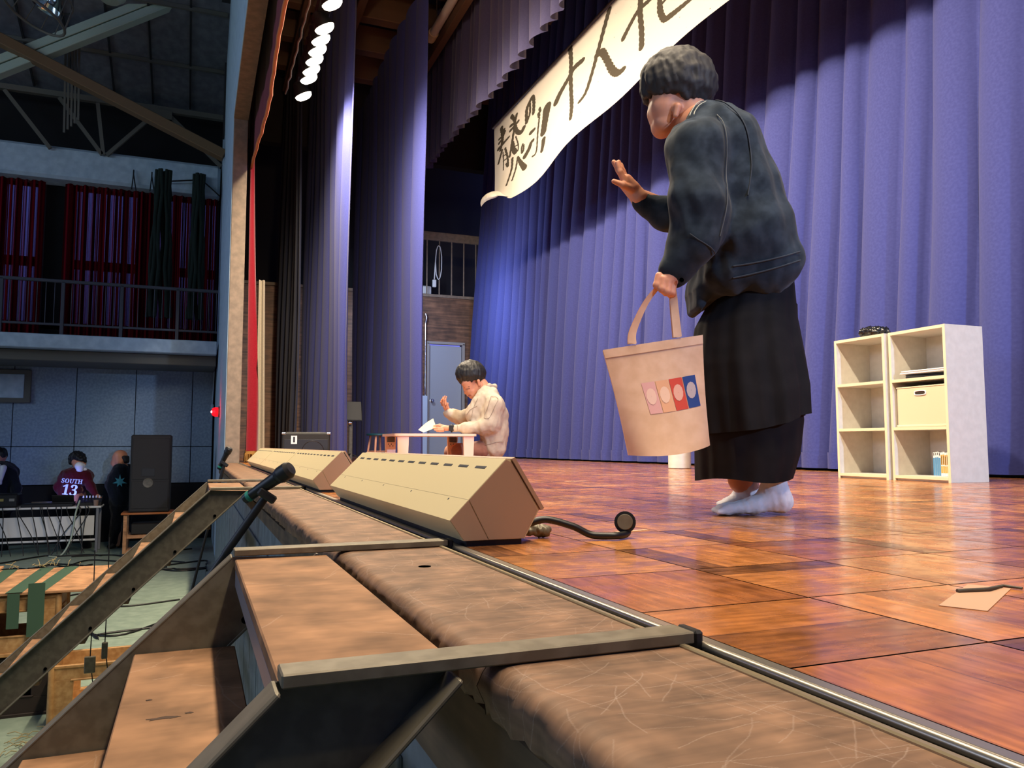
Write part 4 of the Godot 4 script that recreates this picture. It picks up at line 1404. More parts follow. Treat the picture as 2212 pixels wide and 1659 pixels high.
# ---------- props on stage ----------
func bookcases() -> void:
	var turn := atan2(0.35, 0.0)
	var lab := ["empty white three-tier bookcase, the one under the dark pouch", "white three-tier bookcase holding a cream box, books and a laptop"]
	for i in 2:
		# the open front faces the hall (-x); local x runs along the front, local z out of the front
		var c := Vector3(3.88 - 0.005, 0, -3.34) if i == 1 else Vector3(3.86, 0, -3.752)
		var t := thing("bookcase", lab[i], "bookcase", c, -PI / 2 - (0.02 if i == 1 else -0.01), "white bookcases")
		var w := 0.395
		var h := 0.885
		var d := 0.29
		for s: float in [-1.0, 1.0]:
			boxed("side_panel", Vector3(s * (w / 2 - 0.008), h / 2, -d / 2), Vector3(0.016, h, d), M.case, t, 0.001)
			boxed("edge_band", Vector3(s * (w / 2 - 0.008), h / 2, 0.0005), Vector3(0.0165, h, 0.002), M.case_edge, t)
		for k in 4:
			var y := [0.022, 0.305, 0.59, h - 0.009][k] as float
			boxed("shelf_board", Vector3(0, y, -d / 2), Vector3(w - 0.033, 0.017, d - 0.004), M.case, t, 0.001)
			boxed("edge_band", Vector3(0, y, 0.0005), Vector3(w - 0.034, 0.0175, 0.002), M.case_edge, t)
		boxed("back_panel", Vector3(0, h / 2, -d + 0.003), Vector3(w - 0.034, h - 0.03, 0.004), M.case, t)
		boxed("plinth", Vector3(0, 0.007, -0.02), Vector3(w - 0.034, 0.013, 0.012), M.case_edge, t)
		if i == 1:
			boxed("rear_lip", Vector3(-w / 2 + 0.006, h + 0.001, -d + 0.02), Vector3(0.02, 0.004, 0.02), M.case, t)
	var fr := Transform3D(Basis(Vector3.UP, -PI / 2 - 0.02), Vector3(3.875, 0, -3.34))
	# storage box in the middle bay
	var t := thing("storage_box", "cream cardboard storage box with a white rimmed handle hole in the middle bay", "box", fr * Vector3(0.012, 0.3145, -0.13), -PI / 2 - 0.05)
	boxed("box_body", Vector3(0, 0.115, 0), Vector3(0.345, 0.23, 0.24), mat(Color(0.84, 0.75, 0.62), 0.7), t, 0.004)
	boxed("box_rim", Vector3(0, 0.232, 0), Vector3(0.35, 0.008, 0.245), M.case_edge, t, 0.002)
	boxed("box_foot_band", Vector3(0, 0.006, 0), Vector3(0.352, 0.012, 0.247), M.case_edge, t, 0.002)
	var b := MB.new()
	var ring := []
	for k in 25:
		var a := TAU * k / 24
		ring.append(Vector3(clampf(cos(a) * 0.05, -0.03, 0.03) + cos(a) * 0.009, 0.195 + sin(a) * 0.0125, 0.1215))
	b.tube(ring, 0.0038, -1, 6, false)
	obj("handle_rim", b, M.white, t)
	b = MB.new()
	var poly := PackedVector2Array()
	for k in 24:
		poly.append(Vector2(ring[k].x, ring[k].y))
	b.prism(poly, Vector3(0, 0, 0.1212), Vector3(1, 0, 0), Vector3(0, 1, 0), Vector3(0, 0, -0.001))
	obj("handle_hole", b, mat(Color(0.16, 0.11, 0.08), 0.9), t)
	# laptop stack in the top bay
	t = thing("laptop", "closed black laptop lying under white tablets in the top bay", "laptop", fr * Vector3(0.03, 0.5985, -0.12), -PI / 2 + 0.1)
	boxed("base", Vector3(0, 0.009, 0), Vector3(0.27, 0.016, 0.19), M.gear, t, 0.004)
	boxed("lid", Vector3(0, 0.0205, 0), Vector3(0.27, 0.006, 0.19), M.gear, t, 0.002)
	for k in 2:
		tag(boxed("tablet", fr * Vector3(0.015 + 0.01 * k, 0.629 + k * 0.011, -0.11), Vector3(0.2, 0.01, 0.3), M.white, null, 0.004), ["white tablet lying directly on the black laptop", "white tablet on top of the pile in the top bay"][k], "tablet", "white tablets on the laptop")
	# paperbacks in the bottom bay
	var ord := ["first", "second", "third", "fourth", "fifth", "sixth", "seventh", "eighth"]
	for k in 12:
		var blue := k < 4
		var bk := thing("paperback", "slim blue spined paperback, %s from the left end of the row" % ord[k] if blue else "slim yellow spined paperback, %s to the right of the blue ones" % ord[k - 4], "book", fr * Vector3(0.022 + k * 0.0128, 0.031, -0.13), -PI / 2 - 0.02, "blue spined paperbacks" if blue else "yellow spined paperbacks")
		var h := 0.135 + 0.002 * (k % 3)
		boxed("cover", Vector3(0, h / 2, 0), Vector3(0.0122, h, 0.1), M.white, bk, 0.0008)
		var sc := mat(Color(0.3, 0.52, 0.68), 0.5) if blue else mat(Color(0.78, 0.6, 0.2), 0.5)
		if blue:
			boxed("spine_print", Vector3(0, h * 0.4, 0.0503), Vector3(0.011, h * 0.76, 0.0008), sc, bk)
			boxed("title", Vector3(0, h * 0.92, 0.0504), Vector3(0.004, h * 0.1, 0.0008), M.gear, bk)
		else:
			boxed("spine_print", Vector3(0, h * 0.68, 0.0503), Vector3(0.009, h * 0.42, 0.0008), sc, bk)
			boxed("spine_print", Vector3(0, h * 0.28, 0.0503), Vector3(0.009, h * 0.28, 0.0008), sc, bk)
			boxed("title", Vector3(0, h * 0.66, 0.0509), Vector3(0.003, h * 0.34, 0.0006), M.gear, bk)
	# crumpled pouch on the left case
	b = MB.new()
	b.body([[-0.07, 0.025, 0, 0.06, 0.03, 0, 0.026, 0.03, 0.03], [0.02, 0.045, 0, 0.075, 0.05, 0.01, 0.02, 0.012, 0.02], [0.06, 0.02, 0, 0.095, 0.02, 0, 0.02, 0.012, 0.02]], 0.006, 0.015, 0.014, 40.0, 4)
	var pm := mat(Color(0.1, 0.1, 0.09), 0.25)
	var o := obj("plastic_pouch", b, pm)
	o.position = Vector3(3.93, 0.885, -3.69); o.rotation.y = PI / 2 - 0.3
	tag(o, "crumpled dark plastic pouch on top of the left bookcase", "pouch")

func stage_bits() -> void:
	# white roll behind the tote bag
	var t := thing("paper_roll", "white upright cylinder on the stage floor behind the tote bag", "roll", Vector3(4.03, 0, -6.0))
	var b := MB.new()
	b.lathe([Vector2(0.09, 0.0), Vector2(0.1, 0.006), Vector2(0.1, 0.264), Vector2(0.094, 0.27), Vector2(0.03, 0.27), Vector2(0.03, 0.1)], Vector3.ZERO, Vector3.UP, 28)
	obj("roll", b, M.case, t)
	# plug cable at the near footlight
	t = thing("power_cable", "thick black cable with a round plug trailing from the nearest footlight box", "cable", Vector3(0.7, 0, -1.62))
	var c := Curve3D.new()
	for p in [Vector3(-0.02, 0.035, 0.02), Vector3(0.02, 0.045, 0.03), Vector3(0.075, 0.03, 0.05), Vector3(0.115, 0.011, 0.065), Vector3(0.16, 0.01, 0.09), Vector3(0.2, 0.012, 0.07), Vector3(0.208, 0.03, 0.055)]:
		c.add_point(p)
	for i in c.point_count:
		var a := c.get_point_position(maxi(i - 1, 0))
		var d := c.get_point_position(mini(i + 1, c.point_count - 1))
		c.set_point_in(i, -(d - a) / 6.0); c.set_point_out(i, (d - a) / 6.0)
	b = MB.new()
	b.tube(Array(c.tessellate(4, 2)), 0.008, -1, 10)
	obj("cord", b, M.rubber, t)
	b = MB.new()
	b.lathe([Vector2(0.0, -0.004), Vector2(0.012, -0.004), Vector2(0.021, 0.002), Vector2(0.024, 0.01), Vector2(0.024, 0.024), Vector2(0.0, 0.026)], Vector3(0.207, 0.033, 0.05), Vector3(-0.5, 0.15, 0.85).normalized(), 20)
	obj("plug", b, M.rubber, t)
	b = MB.new()
	b.lathe([Vector2(0.0175, 0.0262), Vector2(0.0165, 0.0285), Vector2(0.0, 0.0285)], Vector3(0.207, 0.033, 0.05), Vector3(-0.5, 0.15, 0.85).normalized(), 20)
	obj("plug_face", b, M.steel, t)
	b = MB.new()
	b.body([[-0.02, 0.02, -0.03, 0.035, 0.016, -0.01, 0.012, 0.014, 0]], 0.003, 0.006, 0.004, 60.0)
	obj("tape_wrap", b, M.steel, t)
	# floor marks: bits of tape
	var marks := [[Vector3(1.0, 0, -0.78), 0.2, 0.055, 0.5, "torn rectangle of pale masking tape near the stage front"], [Vector3(1.22, 0, -0.84), 0.04, 0.016, 0.3, "tiny pale sticker scrap beside the torn masking tape"],
		[Vector3(2.05, 0, -4.1), 0.16, 0.03, 0.25, "white tape mark on the floor behind the nearest footlight box"], [Vector3(3.1, 0, -5.1), 0.2, 0.04, 0.2, "white tape mark on the floor below the tote bag, farther one"],
		[Vector3(2.82, 0, -4.35), 0.16, 0.025, 0.2, "short white tape mark on the floor below the tote bag, nearer one"], [Vector3(0.99, 0, -1.68), 0.1, 0.02, 0.2, "white tape strip on the floor by the cable plug"]]
	for m in marks:
		b = MB.new()
		b.box(Vector3.ZERO, Vector3(m[1], 0.0008, m[2]), 0.0002)
		var o := obj("tape_mark", b, M.tape)
		o.position = m[0] + Vector3(0, 0.0006, 0); o.rotation.y = m[3]
		tag(o, m[4], "tape")
	b = MB.new()
	b.tube([Vector3(1.0, 0.003, -0.81), Vector3(1.05, 0.004, -0.8), Vector3(1.1, 0.003, -0.815), Vector3(1.105, 0.003, -0.79)], 0.003, 0.002, 6)
	tag(obj("tape_scrap", b, M.steel_dark), "curled dark scrap stuck to the torn masking tape", "tape")

func tangent_curve(ps: Array, n := 6) -> Array:
	var out := []
	for i in ps.size() - 1:
		var a: Vector3 = ps[maxi(i - 1, 0)]
		var b: Vector3 = ps[i]
		var c: Vector3 = ps[i + 1]
		var d: Vector3 = ps[mini(i + 2, ps.size() - 1)]
		for k in n:
			out.append(b.cubic_interpolate(c, a, d, float(k) / n))
	out.append(ps[-1])
	return out

# ---------- people ----------
const TURN := -0.38258  # figures are built side-on to the view: local -x is stage right in the picture

# strands laid over an ellipsoid from the crown to a rim
func hair(b: MB, c: Vector3, r: Vector3, rim: Callable, cell: float, jitter: float, n: int, sd: int, rad: float, wob := 0.4) -> void:
	var rng := RandomNumberGenerator.new()
	rng.seed = sd
	var bones := [[c.x, c.y + r.y * 0.2, c.z, c.x + r.x * 0.1, c.y + r.y * 0.12, c.z, minf(r.x, r.y) * 0.68, minf(r.x, r.y) * 0.66, maxf(0.0, r.z - minf(r.x, r.y) * 0.8)]]
	for i in n:
		var az := TAU * (i + rng.randf_range(-0.4, 0.4)) / n
		var lo: float = rim.call(az) + rng.randf_range(-0.12, 0.1)
		var hi := 1.45
		var prev := Vector3.ZERO
		var jx := rng.randf_range(-1, 1) * jitter
		var jr := rng.randf_range(-0.02, 0.06)
		for k in 6:
			var t := k / 5.0
			var el := lerpf(hi, lo, t)
			var out := 1.0 + jx * t * 0.5 + jr * t
			var a2 := az + jx * t * 1.6
			var p := c + Vector3(-cos(a2) * cos(el) * r.x, sin(el) * r.y, sin(a2) * cos(el) * r.z) * out
			if k > 0:
				bones.append([prev.x, prev.y, prev.z, p.x, p.y, p.z, rad * (1.2 - 0.09 * k), rad * (1.2 - 0.09 * (k + 1)), 0.0])
			prev = p
	for i in n / 2:  # finer locks on top of the mass
		var az := rng.randf() * TAU
		var lo: float = rim.call(az) + rng.randf_range(-0.16, 0.25)
		var hi := rng.randf_range(0.7, 1.4)
		var prev := Vector3.ZERO
		var jx := rng.randf_range(-1, 1) * (jitter + 0.12)
		for k in 6:
			var t := k / 5.0
			var el := lerpf(hi, lo, t)
			var a2 := az + jx * t * 1.6
			var p := c + Vector3(-cos(a2) * cos(el) * r.x, sin(el) * r.y, sin(a2) * cos(el) * r.z) * (1.0 + (0.075 + jitter * 0.2) * sin(PI * (0.25 + 0.6 * t)))
			if k > 0:
				bones.append([prev.x, prev.y, prev.z, p.x, p.y, p.z, rad * 0.55, rad * (0.55 if k < 5 else 0.25), 0.0])
			prev = p
	bones.append([c.x + r.x * 0.07, c.y + r.y * 0.12, c.z, c.x + r.x * 0.1, c.y + r.y * 0.1, c.z, minf(r.x, r.y) * 0.85, minf(r.x, r.y) * 0.85, maxf(0.0, r.z - minf(r.x, r.y)) + 0.004])
	b.body(bones, cell, rad * 0.4, rad * wob, 22.0, sd)

func garment(called: String, bones: Array, cell: float, k: float, wob: float, freq: float, m: Material, t: Node, sd := 1) -> MB:
	var b := MB.new()
	b.body(bones, cell, k, wob, freq, sd)
	obj(called, b, m, t)
	return b

# a seam laid on the near side of a garment along a path of side-on points
func seam(called: String, g: MB, path: Array, r: float, m: Material, t: Node) -> void:
	var out := []
	for p: Vector3 in tangent_curve(path, 7):
		var z := -9.0
		for q in g.v:
			if absf(q.x - p.x) < 0.009 and absf(q.y - p.y) < 0.009 and q.z > z:
				z = q.z
		if z > -9.0:
			out.append(Vector3(p.x, p.y, z))
	if out.size() < 3:
		return
	for k in 2:
		for i in range(1, out.size() - 1):
			out[i] = Vector3(out[i].x, out[i].y, (out[i - 1].z + out[i].z * 2.0 + out[i + 1].z) * 0.25)
	var b := MB.new()
	b.tube(out, r, -1, 6)
	obj(called, b, m, t)

func main_person() -> void:
	var t := thing("person", "person in dark denim jacket and wide black trousers walking on stage with a raised hand", "person", Vector3(1.576,0,-1.957), TURN)
	var b := MB.new()
	b.body([[-0.159,1.181,0,-0.094,1.122,0,0.063,0.084,0.07],[-0.094,1.122,0,-0.033,0.944,0,0.079,0.084,0.06],[-0.033,0.944,0,-0.009,0.739,0,0.084,0.079,0.05],[0.008,0.722,-0.06,-0.046,0.416,-0.1,0.067,0.056,0],[-0.046,0.416,-0.1,-0.003,0.092,-0.12,0.059,0.039,0],[-0.011,0.685,0.05,0.007,0.389,0.06,0.067,0.059,0],[0.007,0.389,0.06,0.054,0.113,0.03,0.059,0.038,0],[-0.2,1.092,0.17,-0.188,0.886,0.19,0.051,0.045,0],[-0.188,0.886,0.19,-0.259,0.694,0.19,0.042,0.03,0],[-0.119,1.218,-0.17,-0.15,0.97,-0.19,0.051,0.042,0],[-0.15,0.97,-0.19,-0.311,1.037,-0.17,0.039,0.028,0]], 0.014, 0.03)
	b.body([[-0.203,1.338,0,-0.223,1.317,0,0.079,0.076,0],[-0.241,1.308,0,-0.255,1.256,0,0.049,0.041,0.026],[-0.255,1.256,0,-0.257,1.214,0,0.042,0.034,0.02],[-0.28,1.271,-0.02,-0.288,1.254,-0.02,0.008,0.007,0],[-0.216,1.262,0,-0.257,1.202,0,0.042,0.022,0.02],[-0.189,1.283,0,-0.152,1.166,0,0.059,0.067,0.012],[-0.226,1.238,0.076,-0.232,1.21,0.073,0.011,0.008,0]], 0.0045, 0.018)
	b.body([[-0.256,0.702,0.19,-0.283,0.678,0.19,0.025,0.024,0.012],[-0.285,0.682,0.185,-0.294,0.67,0.19,0.02,0.018,0.012],[-0.315,0.686,0.205,-0.322,0.658,0.208,0.011,0.011,0],[-0.322,0.658,0.208,-0.307,0.65,0.185,0.01,0.008,0],[-0.304,0.675,0.212,-0.309,0.646,0.215,0.011,0.011,0],[-0.309,0.646,0.215,-0.295,0.638,0.19,0.01,0.008,0],[-0.291,0.666,0.214,-0.294,0.638,0.217,0.011,0.011,0],[-0.294,0.638,0.217,-0.281,0.631,0.192,0.01,0.008,0],[-0.275,0.663,0.21,-0.279,0.635,0.213,0.01,0.009,0],[-0.279,0.635,0.213,-0.269,0.63,0.19,0.008,0.008,0],[-0.288,0.692,0.175,-0.307,0.689,0.165,0.011,0.01,0],[-0.307,0.689,0.165,-0.313,0.671,0.175,0.01,0.008,0]], 0.003, 0.006)
	b.body([[-0.305,1.028,-0.17,-0.329,1.062,-0.17,0.027,0.022,0.012],[-0.329,1.059,-0.17,-0.35,1.085,-0.17,0.021,0.02,0.02],[-0.359,1.073,-0.135,-0.374,1.106,-0.133,0.011,0.01,0],[-0.374,1.106,-0.133,-0.384,1.138,-0.133,0.01,0.008,0],[-0.356,1.083,-0.155,-0.376,1.12,-0.153,0.011,0.01,0],[-0.376,1.12,-0.153,-0.392,1.148,-0.153,0.01,0.008,0],[-0.35,1.091,-0.175,-0.366,1.131,-0.176,0.011,0.01,0],[-0.366,1.131,-0.176,-0.373,1.157,-0.178,0.01,0.008,0],[-0.34,1.096,-0.195,-0.355,1.133,-0.198,0.01,0.008,0],[-0.355,1.133,-0.198,-0.361,1.156,-0.2,0.008,0.007,0],[-0.337,1.052,-0.14,-0.366,1.06,-0.125,0.013,0.011,0],[-0.366,1.06,-0.125,-0.397,1.071,-0.12,0.011,0.008,0]], 0.003, 0.006)
	obj("body", b, M.skin, t)
	b = MB.new()
	hair(b, Vector3(-0.206,1.341,0), Vector3(0.106, 0.1, 0.094), func(az: float) -> float:
		var f := 0.5 + 0.5 * cos(az)
		return lerpf(-0.8, -0.34, pow(f, 1.4)), 0.005, 0.06, 120, 6, 0.0135, 0.35)
	obj("hair", b, M.hair_ash, t)
	var jk := garment("jacket", [[-0.147,1.196,0,-0.101,1.181,0,0.048,0.062,0.085],[-0.133,1.149,0,-0.085,1.107,0,0.073,0.093,0.12],[-0.085,1.107,0,-0.053,0.973,0,0.093,0.112,0.11],[-0.053,0.973,0,-0.024,0.826,0,0.112,0.127,0.1],[-0.024,0.826,0,0.009,0.751,0,0.124,0.104,0.11],[0.051,0.742,0,-0.078,0.71,0,0.065,0.056,0.125],[-0.079,0.797,0,-0.122,0.711,0.02,0.073,0.051,0.1],[-0.151,0.666,0,-0.164,0.626,0,0.031,0.02,0.07],[-0.2,1.1,0.15,-0.194,1.067,0.18,0.065,0.079,0],[-0.197,1.063,0.19,-0.203,0.891,0.215,0.08,0.082,0],[-0.203,0.891,0.215,-0.214,0.786,0.21,0.079,0.067,0],[-0.214,0.786,0.21,-0.256,0.713,0.19,0.065,0.045,0],[-0.251,0.718,0.19,-0.261,0.7,0.19,0.042,0.038,0],[-0.123,1.218,-0.15,-0.14,0.973,-0.2,0.07,0.056,0],[-0.142,0.97,-0.19,-0.206,0.974,-0.18,0.056,0.051,0],[-0.206,0.974,-0.18,-0.292,1.018,-0.17,0.049,0.038,0],[-0.168,0.856,0.2,-0.148,0.815,0.2,0.034,0.022,0]], 0.0085, 0.035, 0.013, 7.0, M.denim, t, 5)
	garment("collar", [[-0.196,1.202,0.05,-0.147,1.215,0.075,0.014,0.017,0],[-0.147,1.215,0.075,-0.092,1.223,0,0.017,0.018,0],[-0.173,1.244,-0.05,-0.11,1.28,-0.075,0.014,0.017,0],[-0.11,1.28,-0.075,-0.092,1.223,0,0.017,0.018,0],[-0.196,1.202,0.05,-0.207,1.173,0.02,0.013,0.013,0]], 0.006, 0.02, 0.004, 20.0, M.denim, t, 6)
	# stitching: shoulder seam, sleeve seam and hem band
	seam("shoulder_stitching", jk, [Vector3(-0.213,1.166,0),Vector3(-0.202,1.19,0),Vector3(-0.184,1.217,0),Vector3(-0.164,1.232,0)], 0.0016, M.stitch, t)
	seam("shoulder_stitching", jk, [Vector3(-0.204,1.162,0),Vector3(-0.194,1.186,0),Vector3(-0.176,1.211,0),Vector3(-0.155,1.225,0)], 0.0016, M.stitch, t)
	seam("sleeve_seam", jk, [Vector3(-0.139,1.159,0),Vector3(-0.13,1.099,0),Vector3(-0.127,1.025,0),Vector3(-0.131,0.959,0),Vector3(-0.138,0.87,0),Vector3(-0.157,0.783,0)], 0.0016, M.stitch_dim, t)
	seam("armhole_seam", jk, [Vector3(-0.129,1.223,0),Vector3(-0.083,1.166,0),Vector3(-0.056,1.092,0),Vector3(-0.049,1.003,0),Vector3(-0.063,0.914,0)], 0.0022, M.stitch_dark, t)
	seam("hem_seam", jk, [Vector3(-0.099,0.684,0),Vector3(-0.039,0.695,0),Vector3(0.033,0.713,0),Vector3(0.091,0.733,0)], 0.0026, M.stitch_dark, t)
	seam("hem_seam", jk, [Vector3(-0.101,0.716,0),Vector3(-0.038,0.724,0),Vector3(0.034,0.739,0),Vector3(0.092,0.759,0)], 0.0026, M.stitch_dark, t)
	seam("cuff_seam", jk, [Vector3(-0.243,0.786,0),Vector3(-0.221,0.768,0),Vector3(-0.187,0.748,0),Vector3(-0.171,0.736,0)], 0.002, M.stitch_dark, t)
	b = MB.new()
	b.lathe([Vector2(0, 0.004), Vector2(0.006, 0.003), Vector2(0.007, 0)], Vector3(-0.258,0.667,0.235), Vector3(-0.2, 0, 1).normalized(), 10)
	b.ix.reverse()
	obj("cuff_button", b, M.steel, t)
	# wide trousers: an upper skirt-like layer over a lower one
	var up := [[Vector2(1, 0), 0], [Vector2(1, 0), 0]]
	skirt("overskirt", t, [[0.74, 0.03, 0.1, 0.12], [0.58, -0.012, 0.148, 0.165], [0.46, -0.014, 0.166, 0.185], [0.36, -0.008, 0.172, 0.195], [0.265, -0.005, 0.166, 0.2]], 0.035, 9, 3, 0.035)
	skirt("trousers", t, [[0.63, 0.03, 0.11, 0.13], [0.45, -0.012, 0.15, 0.16], [0.28, -0.012, 0.158, 0.17], [0.18, -0.018, 0.15, 0.165], [0.105, -0.03, 0.138, 0.155]], 0.02, 7, 4, 0.0)
	garment("sock", [[0.053,0.168,0.03,0.053,0.063,0.03,0.035,0.037,0.004],[0.053,0.063,0.03,0.074,0.036,0.03,0.038,0.031,0.008],[0.058,0.05,0.03,-0.013,0.028,0.03,0.038,0.022,0.014],[-0.013,0.028,0.03,-0.093,0.017,0.03,0.022,0.013,0.026],[-0.093,0.017,0.03,-0.123,0.012,0.04,0.013,0.008,0.03]], 0.004, 0.015, 0.003, 30.0, M.sock, t, 3)
	garment("sock", [[0.004,0.151,-0.14,0.02,0.077,-0.14,0.032,0.032,0],[0.02,0.077,-0.14,0.046,0.044,-0.14,0.034,0.027,0.008],[0.02,0.059,-0.14,-0.019,0.029,-0.14,0.027,0.017,0.02],[-0.019,0.029,-0.14,-0.064,0.018,-0.14,0.014,0.008,0.024]], 0.004, 0.015, 0.003, 30.0, M.sock, t, 3)
	tote_bag()

# rings of [y, x centre, radius in x, radius in z], gathered in pleats
func skirt(called: String, t: Node, rings: Array, pleat: float, count: int, sd: int, tilt: float) -> void:
	var b := MB.new()
	b.sheet(120, 36, func(s: float, q: float) -> Vector3:
		var a := TAU * s
		var y := q * (rings.size() - 1)
		var i := mini(int(y), rings.size() - 2)
		var u := y - i
		u = u * u * (3 - 2 * u) * 0.5 + u * 0.5
		var r := []
		for k in 4:
			r.append(lerpf(rings[i][k], rings[i + 1][k], u))
		var w := 1.0 + pleat * (0.3 + q) * (sin(a * count + sd) + 0.5 * sin(a * (count * 2 + 1) + 2.0 * q)) / (1.0)
		return Vector3(r[1] + cos(a) * r[2] * w, r[0] + tilt * cos(a) * q - 0.006 * sin(a * 3.0 + sd) * q, sin(a) * r[3] * w), false)
	obj(called, b, M.black_cloth, t)

func tote_bag() -> void:
	var t := thing("tote_bag", "beige canvas tote bag with a four coloured print hanging from the walking person's hand", "bag", Vector3(1.576,0,-1.957), TURN)
	var C: Array = [Vector3(-0.474,0.475,0.19),Vector3(-0.191,0.518,0.19),Vector3(-0.176,0.207,0.19),Vector3(-0.405,0.179,0.19)]
	# front and back skins with a gusset that widens to the bottom
	var tl: Vector3 = C[0]
	var tr: Vector3 = C[1]
	var br: Vector3 = C[2]
	var bl: Vector3 = C[3]
	var face := func(s: float, q: float) -> Vector3:
		var x := tl.lerp(tr, s).lerp(bl.lerp(br, s), q)
		x.x += 0.012 * sin(PI * q) * (1 - 2 * s) * 0.3
		x.y -= 0.012 * q * sin(PI * s)
		x.z += 0.012 * sin(PI * s) * (0.4 + q) + 0.05 * q * q * (1 - pow(absf(2 * s - 1), 4))
		return x
	var b := MB.new()
	b.sheet(24, 24, func(s: float, q: float) -> Vector3: return face.call(s, 1.0 - q))
	obj("front_panel", b, M.canvas, t)
	b = MB.new()
	b.sheet(24, 24, func(s: float, q: float) -> Vector3:
		var p: Vector3 = face.call(s, 1.0 - q)
		var d := tl.z - p.z
		return Vector3(p.x, p.y, tl.z - 0.012 + d), true)
	obj("rear_panel", b, M.canvas, t)
	for e in 3:  # two sides and the bottom
		b = MB.new()
		b.sheet(24, 6, func(s: float, q: float) -> Vector3:
			var p: Vector3 = face.call(0.0, 1.0 - s) if e == 0 else (face.call(1.0, 1.0 - s) if e == 1 else face.call(s, 1.0))
			var back := Vector3(p.x, p.y, 2.0 * tl.z - 0.012 - p.z)
			return p.lerp(back, q), e == 1)
		obj("gusset", b, M.canvas, t)
	b = MB.new()  # stitched top band
	b.sheet(24, 2, func(s: float, q: float) -> Vector3: return face.call(s, 0.08 * (1.0 - q)) + Vector3(0, 0.001, 0.0025))
	obj("top_band", b, M.canvas, t)
	# straps
	for e in 2:
		var hz: float = [0.0, -0.016][e]
		var P: Array = [Vector3(-0.392,0.493,0.2),Vector3(-0.389,0.529,0.2),Vector3(-0.357,0.601,0.202),Vector3(-0.322,0.649,0.2),Vector3(-0.295,0.666,0.196),Vector3(-0.277,0.652,0.2),Vector3(-0.271,0.588,0.202),Vector3(-0.264,0.512,0.2)]
		var path := []
		for p: Vector3 in P:
			path.append(p + Vector3(0, 0, hz))
		path = tangent_curve(path, 8)
		b = MB.new()
		var m := path.size()
		b.sheet(m - 1, 1, func(s: float, q: float) -> Vector3:
			var i := mini(int(round(s * (m - 1))), m - 1)
			var d: Vector3 = (path[mini(i + 1, m - 1)] - path[maxi(i - 1, 0)]).normalized()
			var side := Vector3(-d.y, d.x, 0).normalized()
			var mid := sin(PI * s)
			var wv := side.lerp(Vector3(0, 0, 1), 0.5 * mid).normalized()
			return path[i] + wv * (q - 0.5) * (0.024 - 0.006 * mid))
		obj("strap", b, M.canvas, t)
	# the print: four coloured panels side by side, without their drawn figures
	var cols := [Color(0.86, 0.65, 0.62), Color(0.88, 0.66, 0.5), Color(0.8, 0.27, 0.2), Color(0.13, 0.25, 0.5)]
	for k in 4:
		var q0 := 0.345
		var q1 := 0.63
		var s0 := 0.30 + k * 0.15
		b = MB.new()
		b.sheet(6, 8, func(s: float, q: float) -> Vector3:
			var qq := lerpf(q1, q0, q)
			return face.call(s0 + 0.142 * s + 0.03 * (qq - q0) / (q1 - q0), qq) + Vector3(0, 0, 0.0012))
		obj("print_panel", b, mat(cols[k], 0.8), t)
		b = MB.new()
		b.sheet(12, 4, func(s: float, q: float) -> Vector3:
			var a := TAU * s
			var ss := s0 + 0.082 + cos(a) * 0.055 * lerpf(0.04, 1.0, q)
			return face.call(ss, 0.475 - sin(a) * 0.075 * lerpf(0.04, 1.0, q)) + Vector3(0, 0, 0.002), true)
		obj("print_disc", b, mat(cols[k].lerp(Color(0.93, 0.8, 0.7), 0.75), 0.8), t)

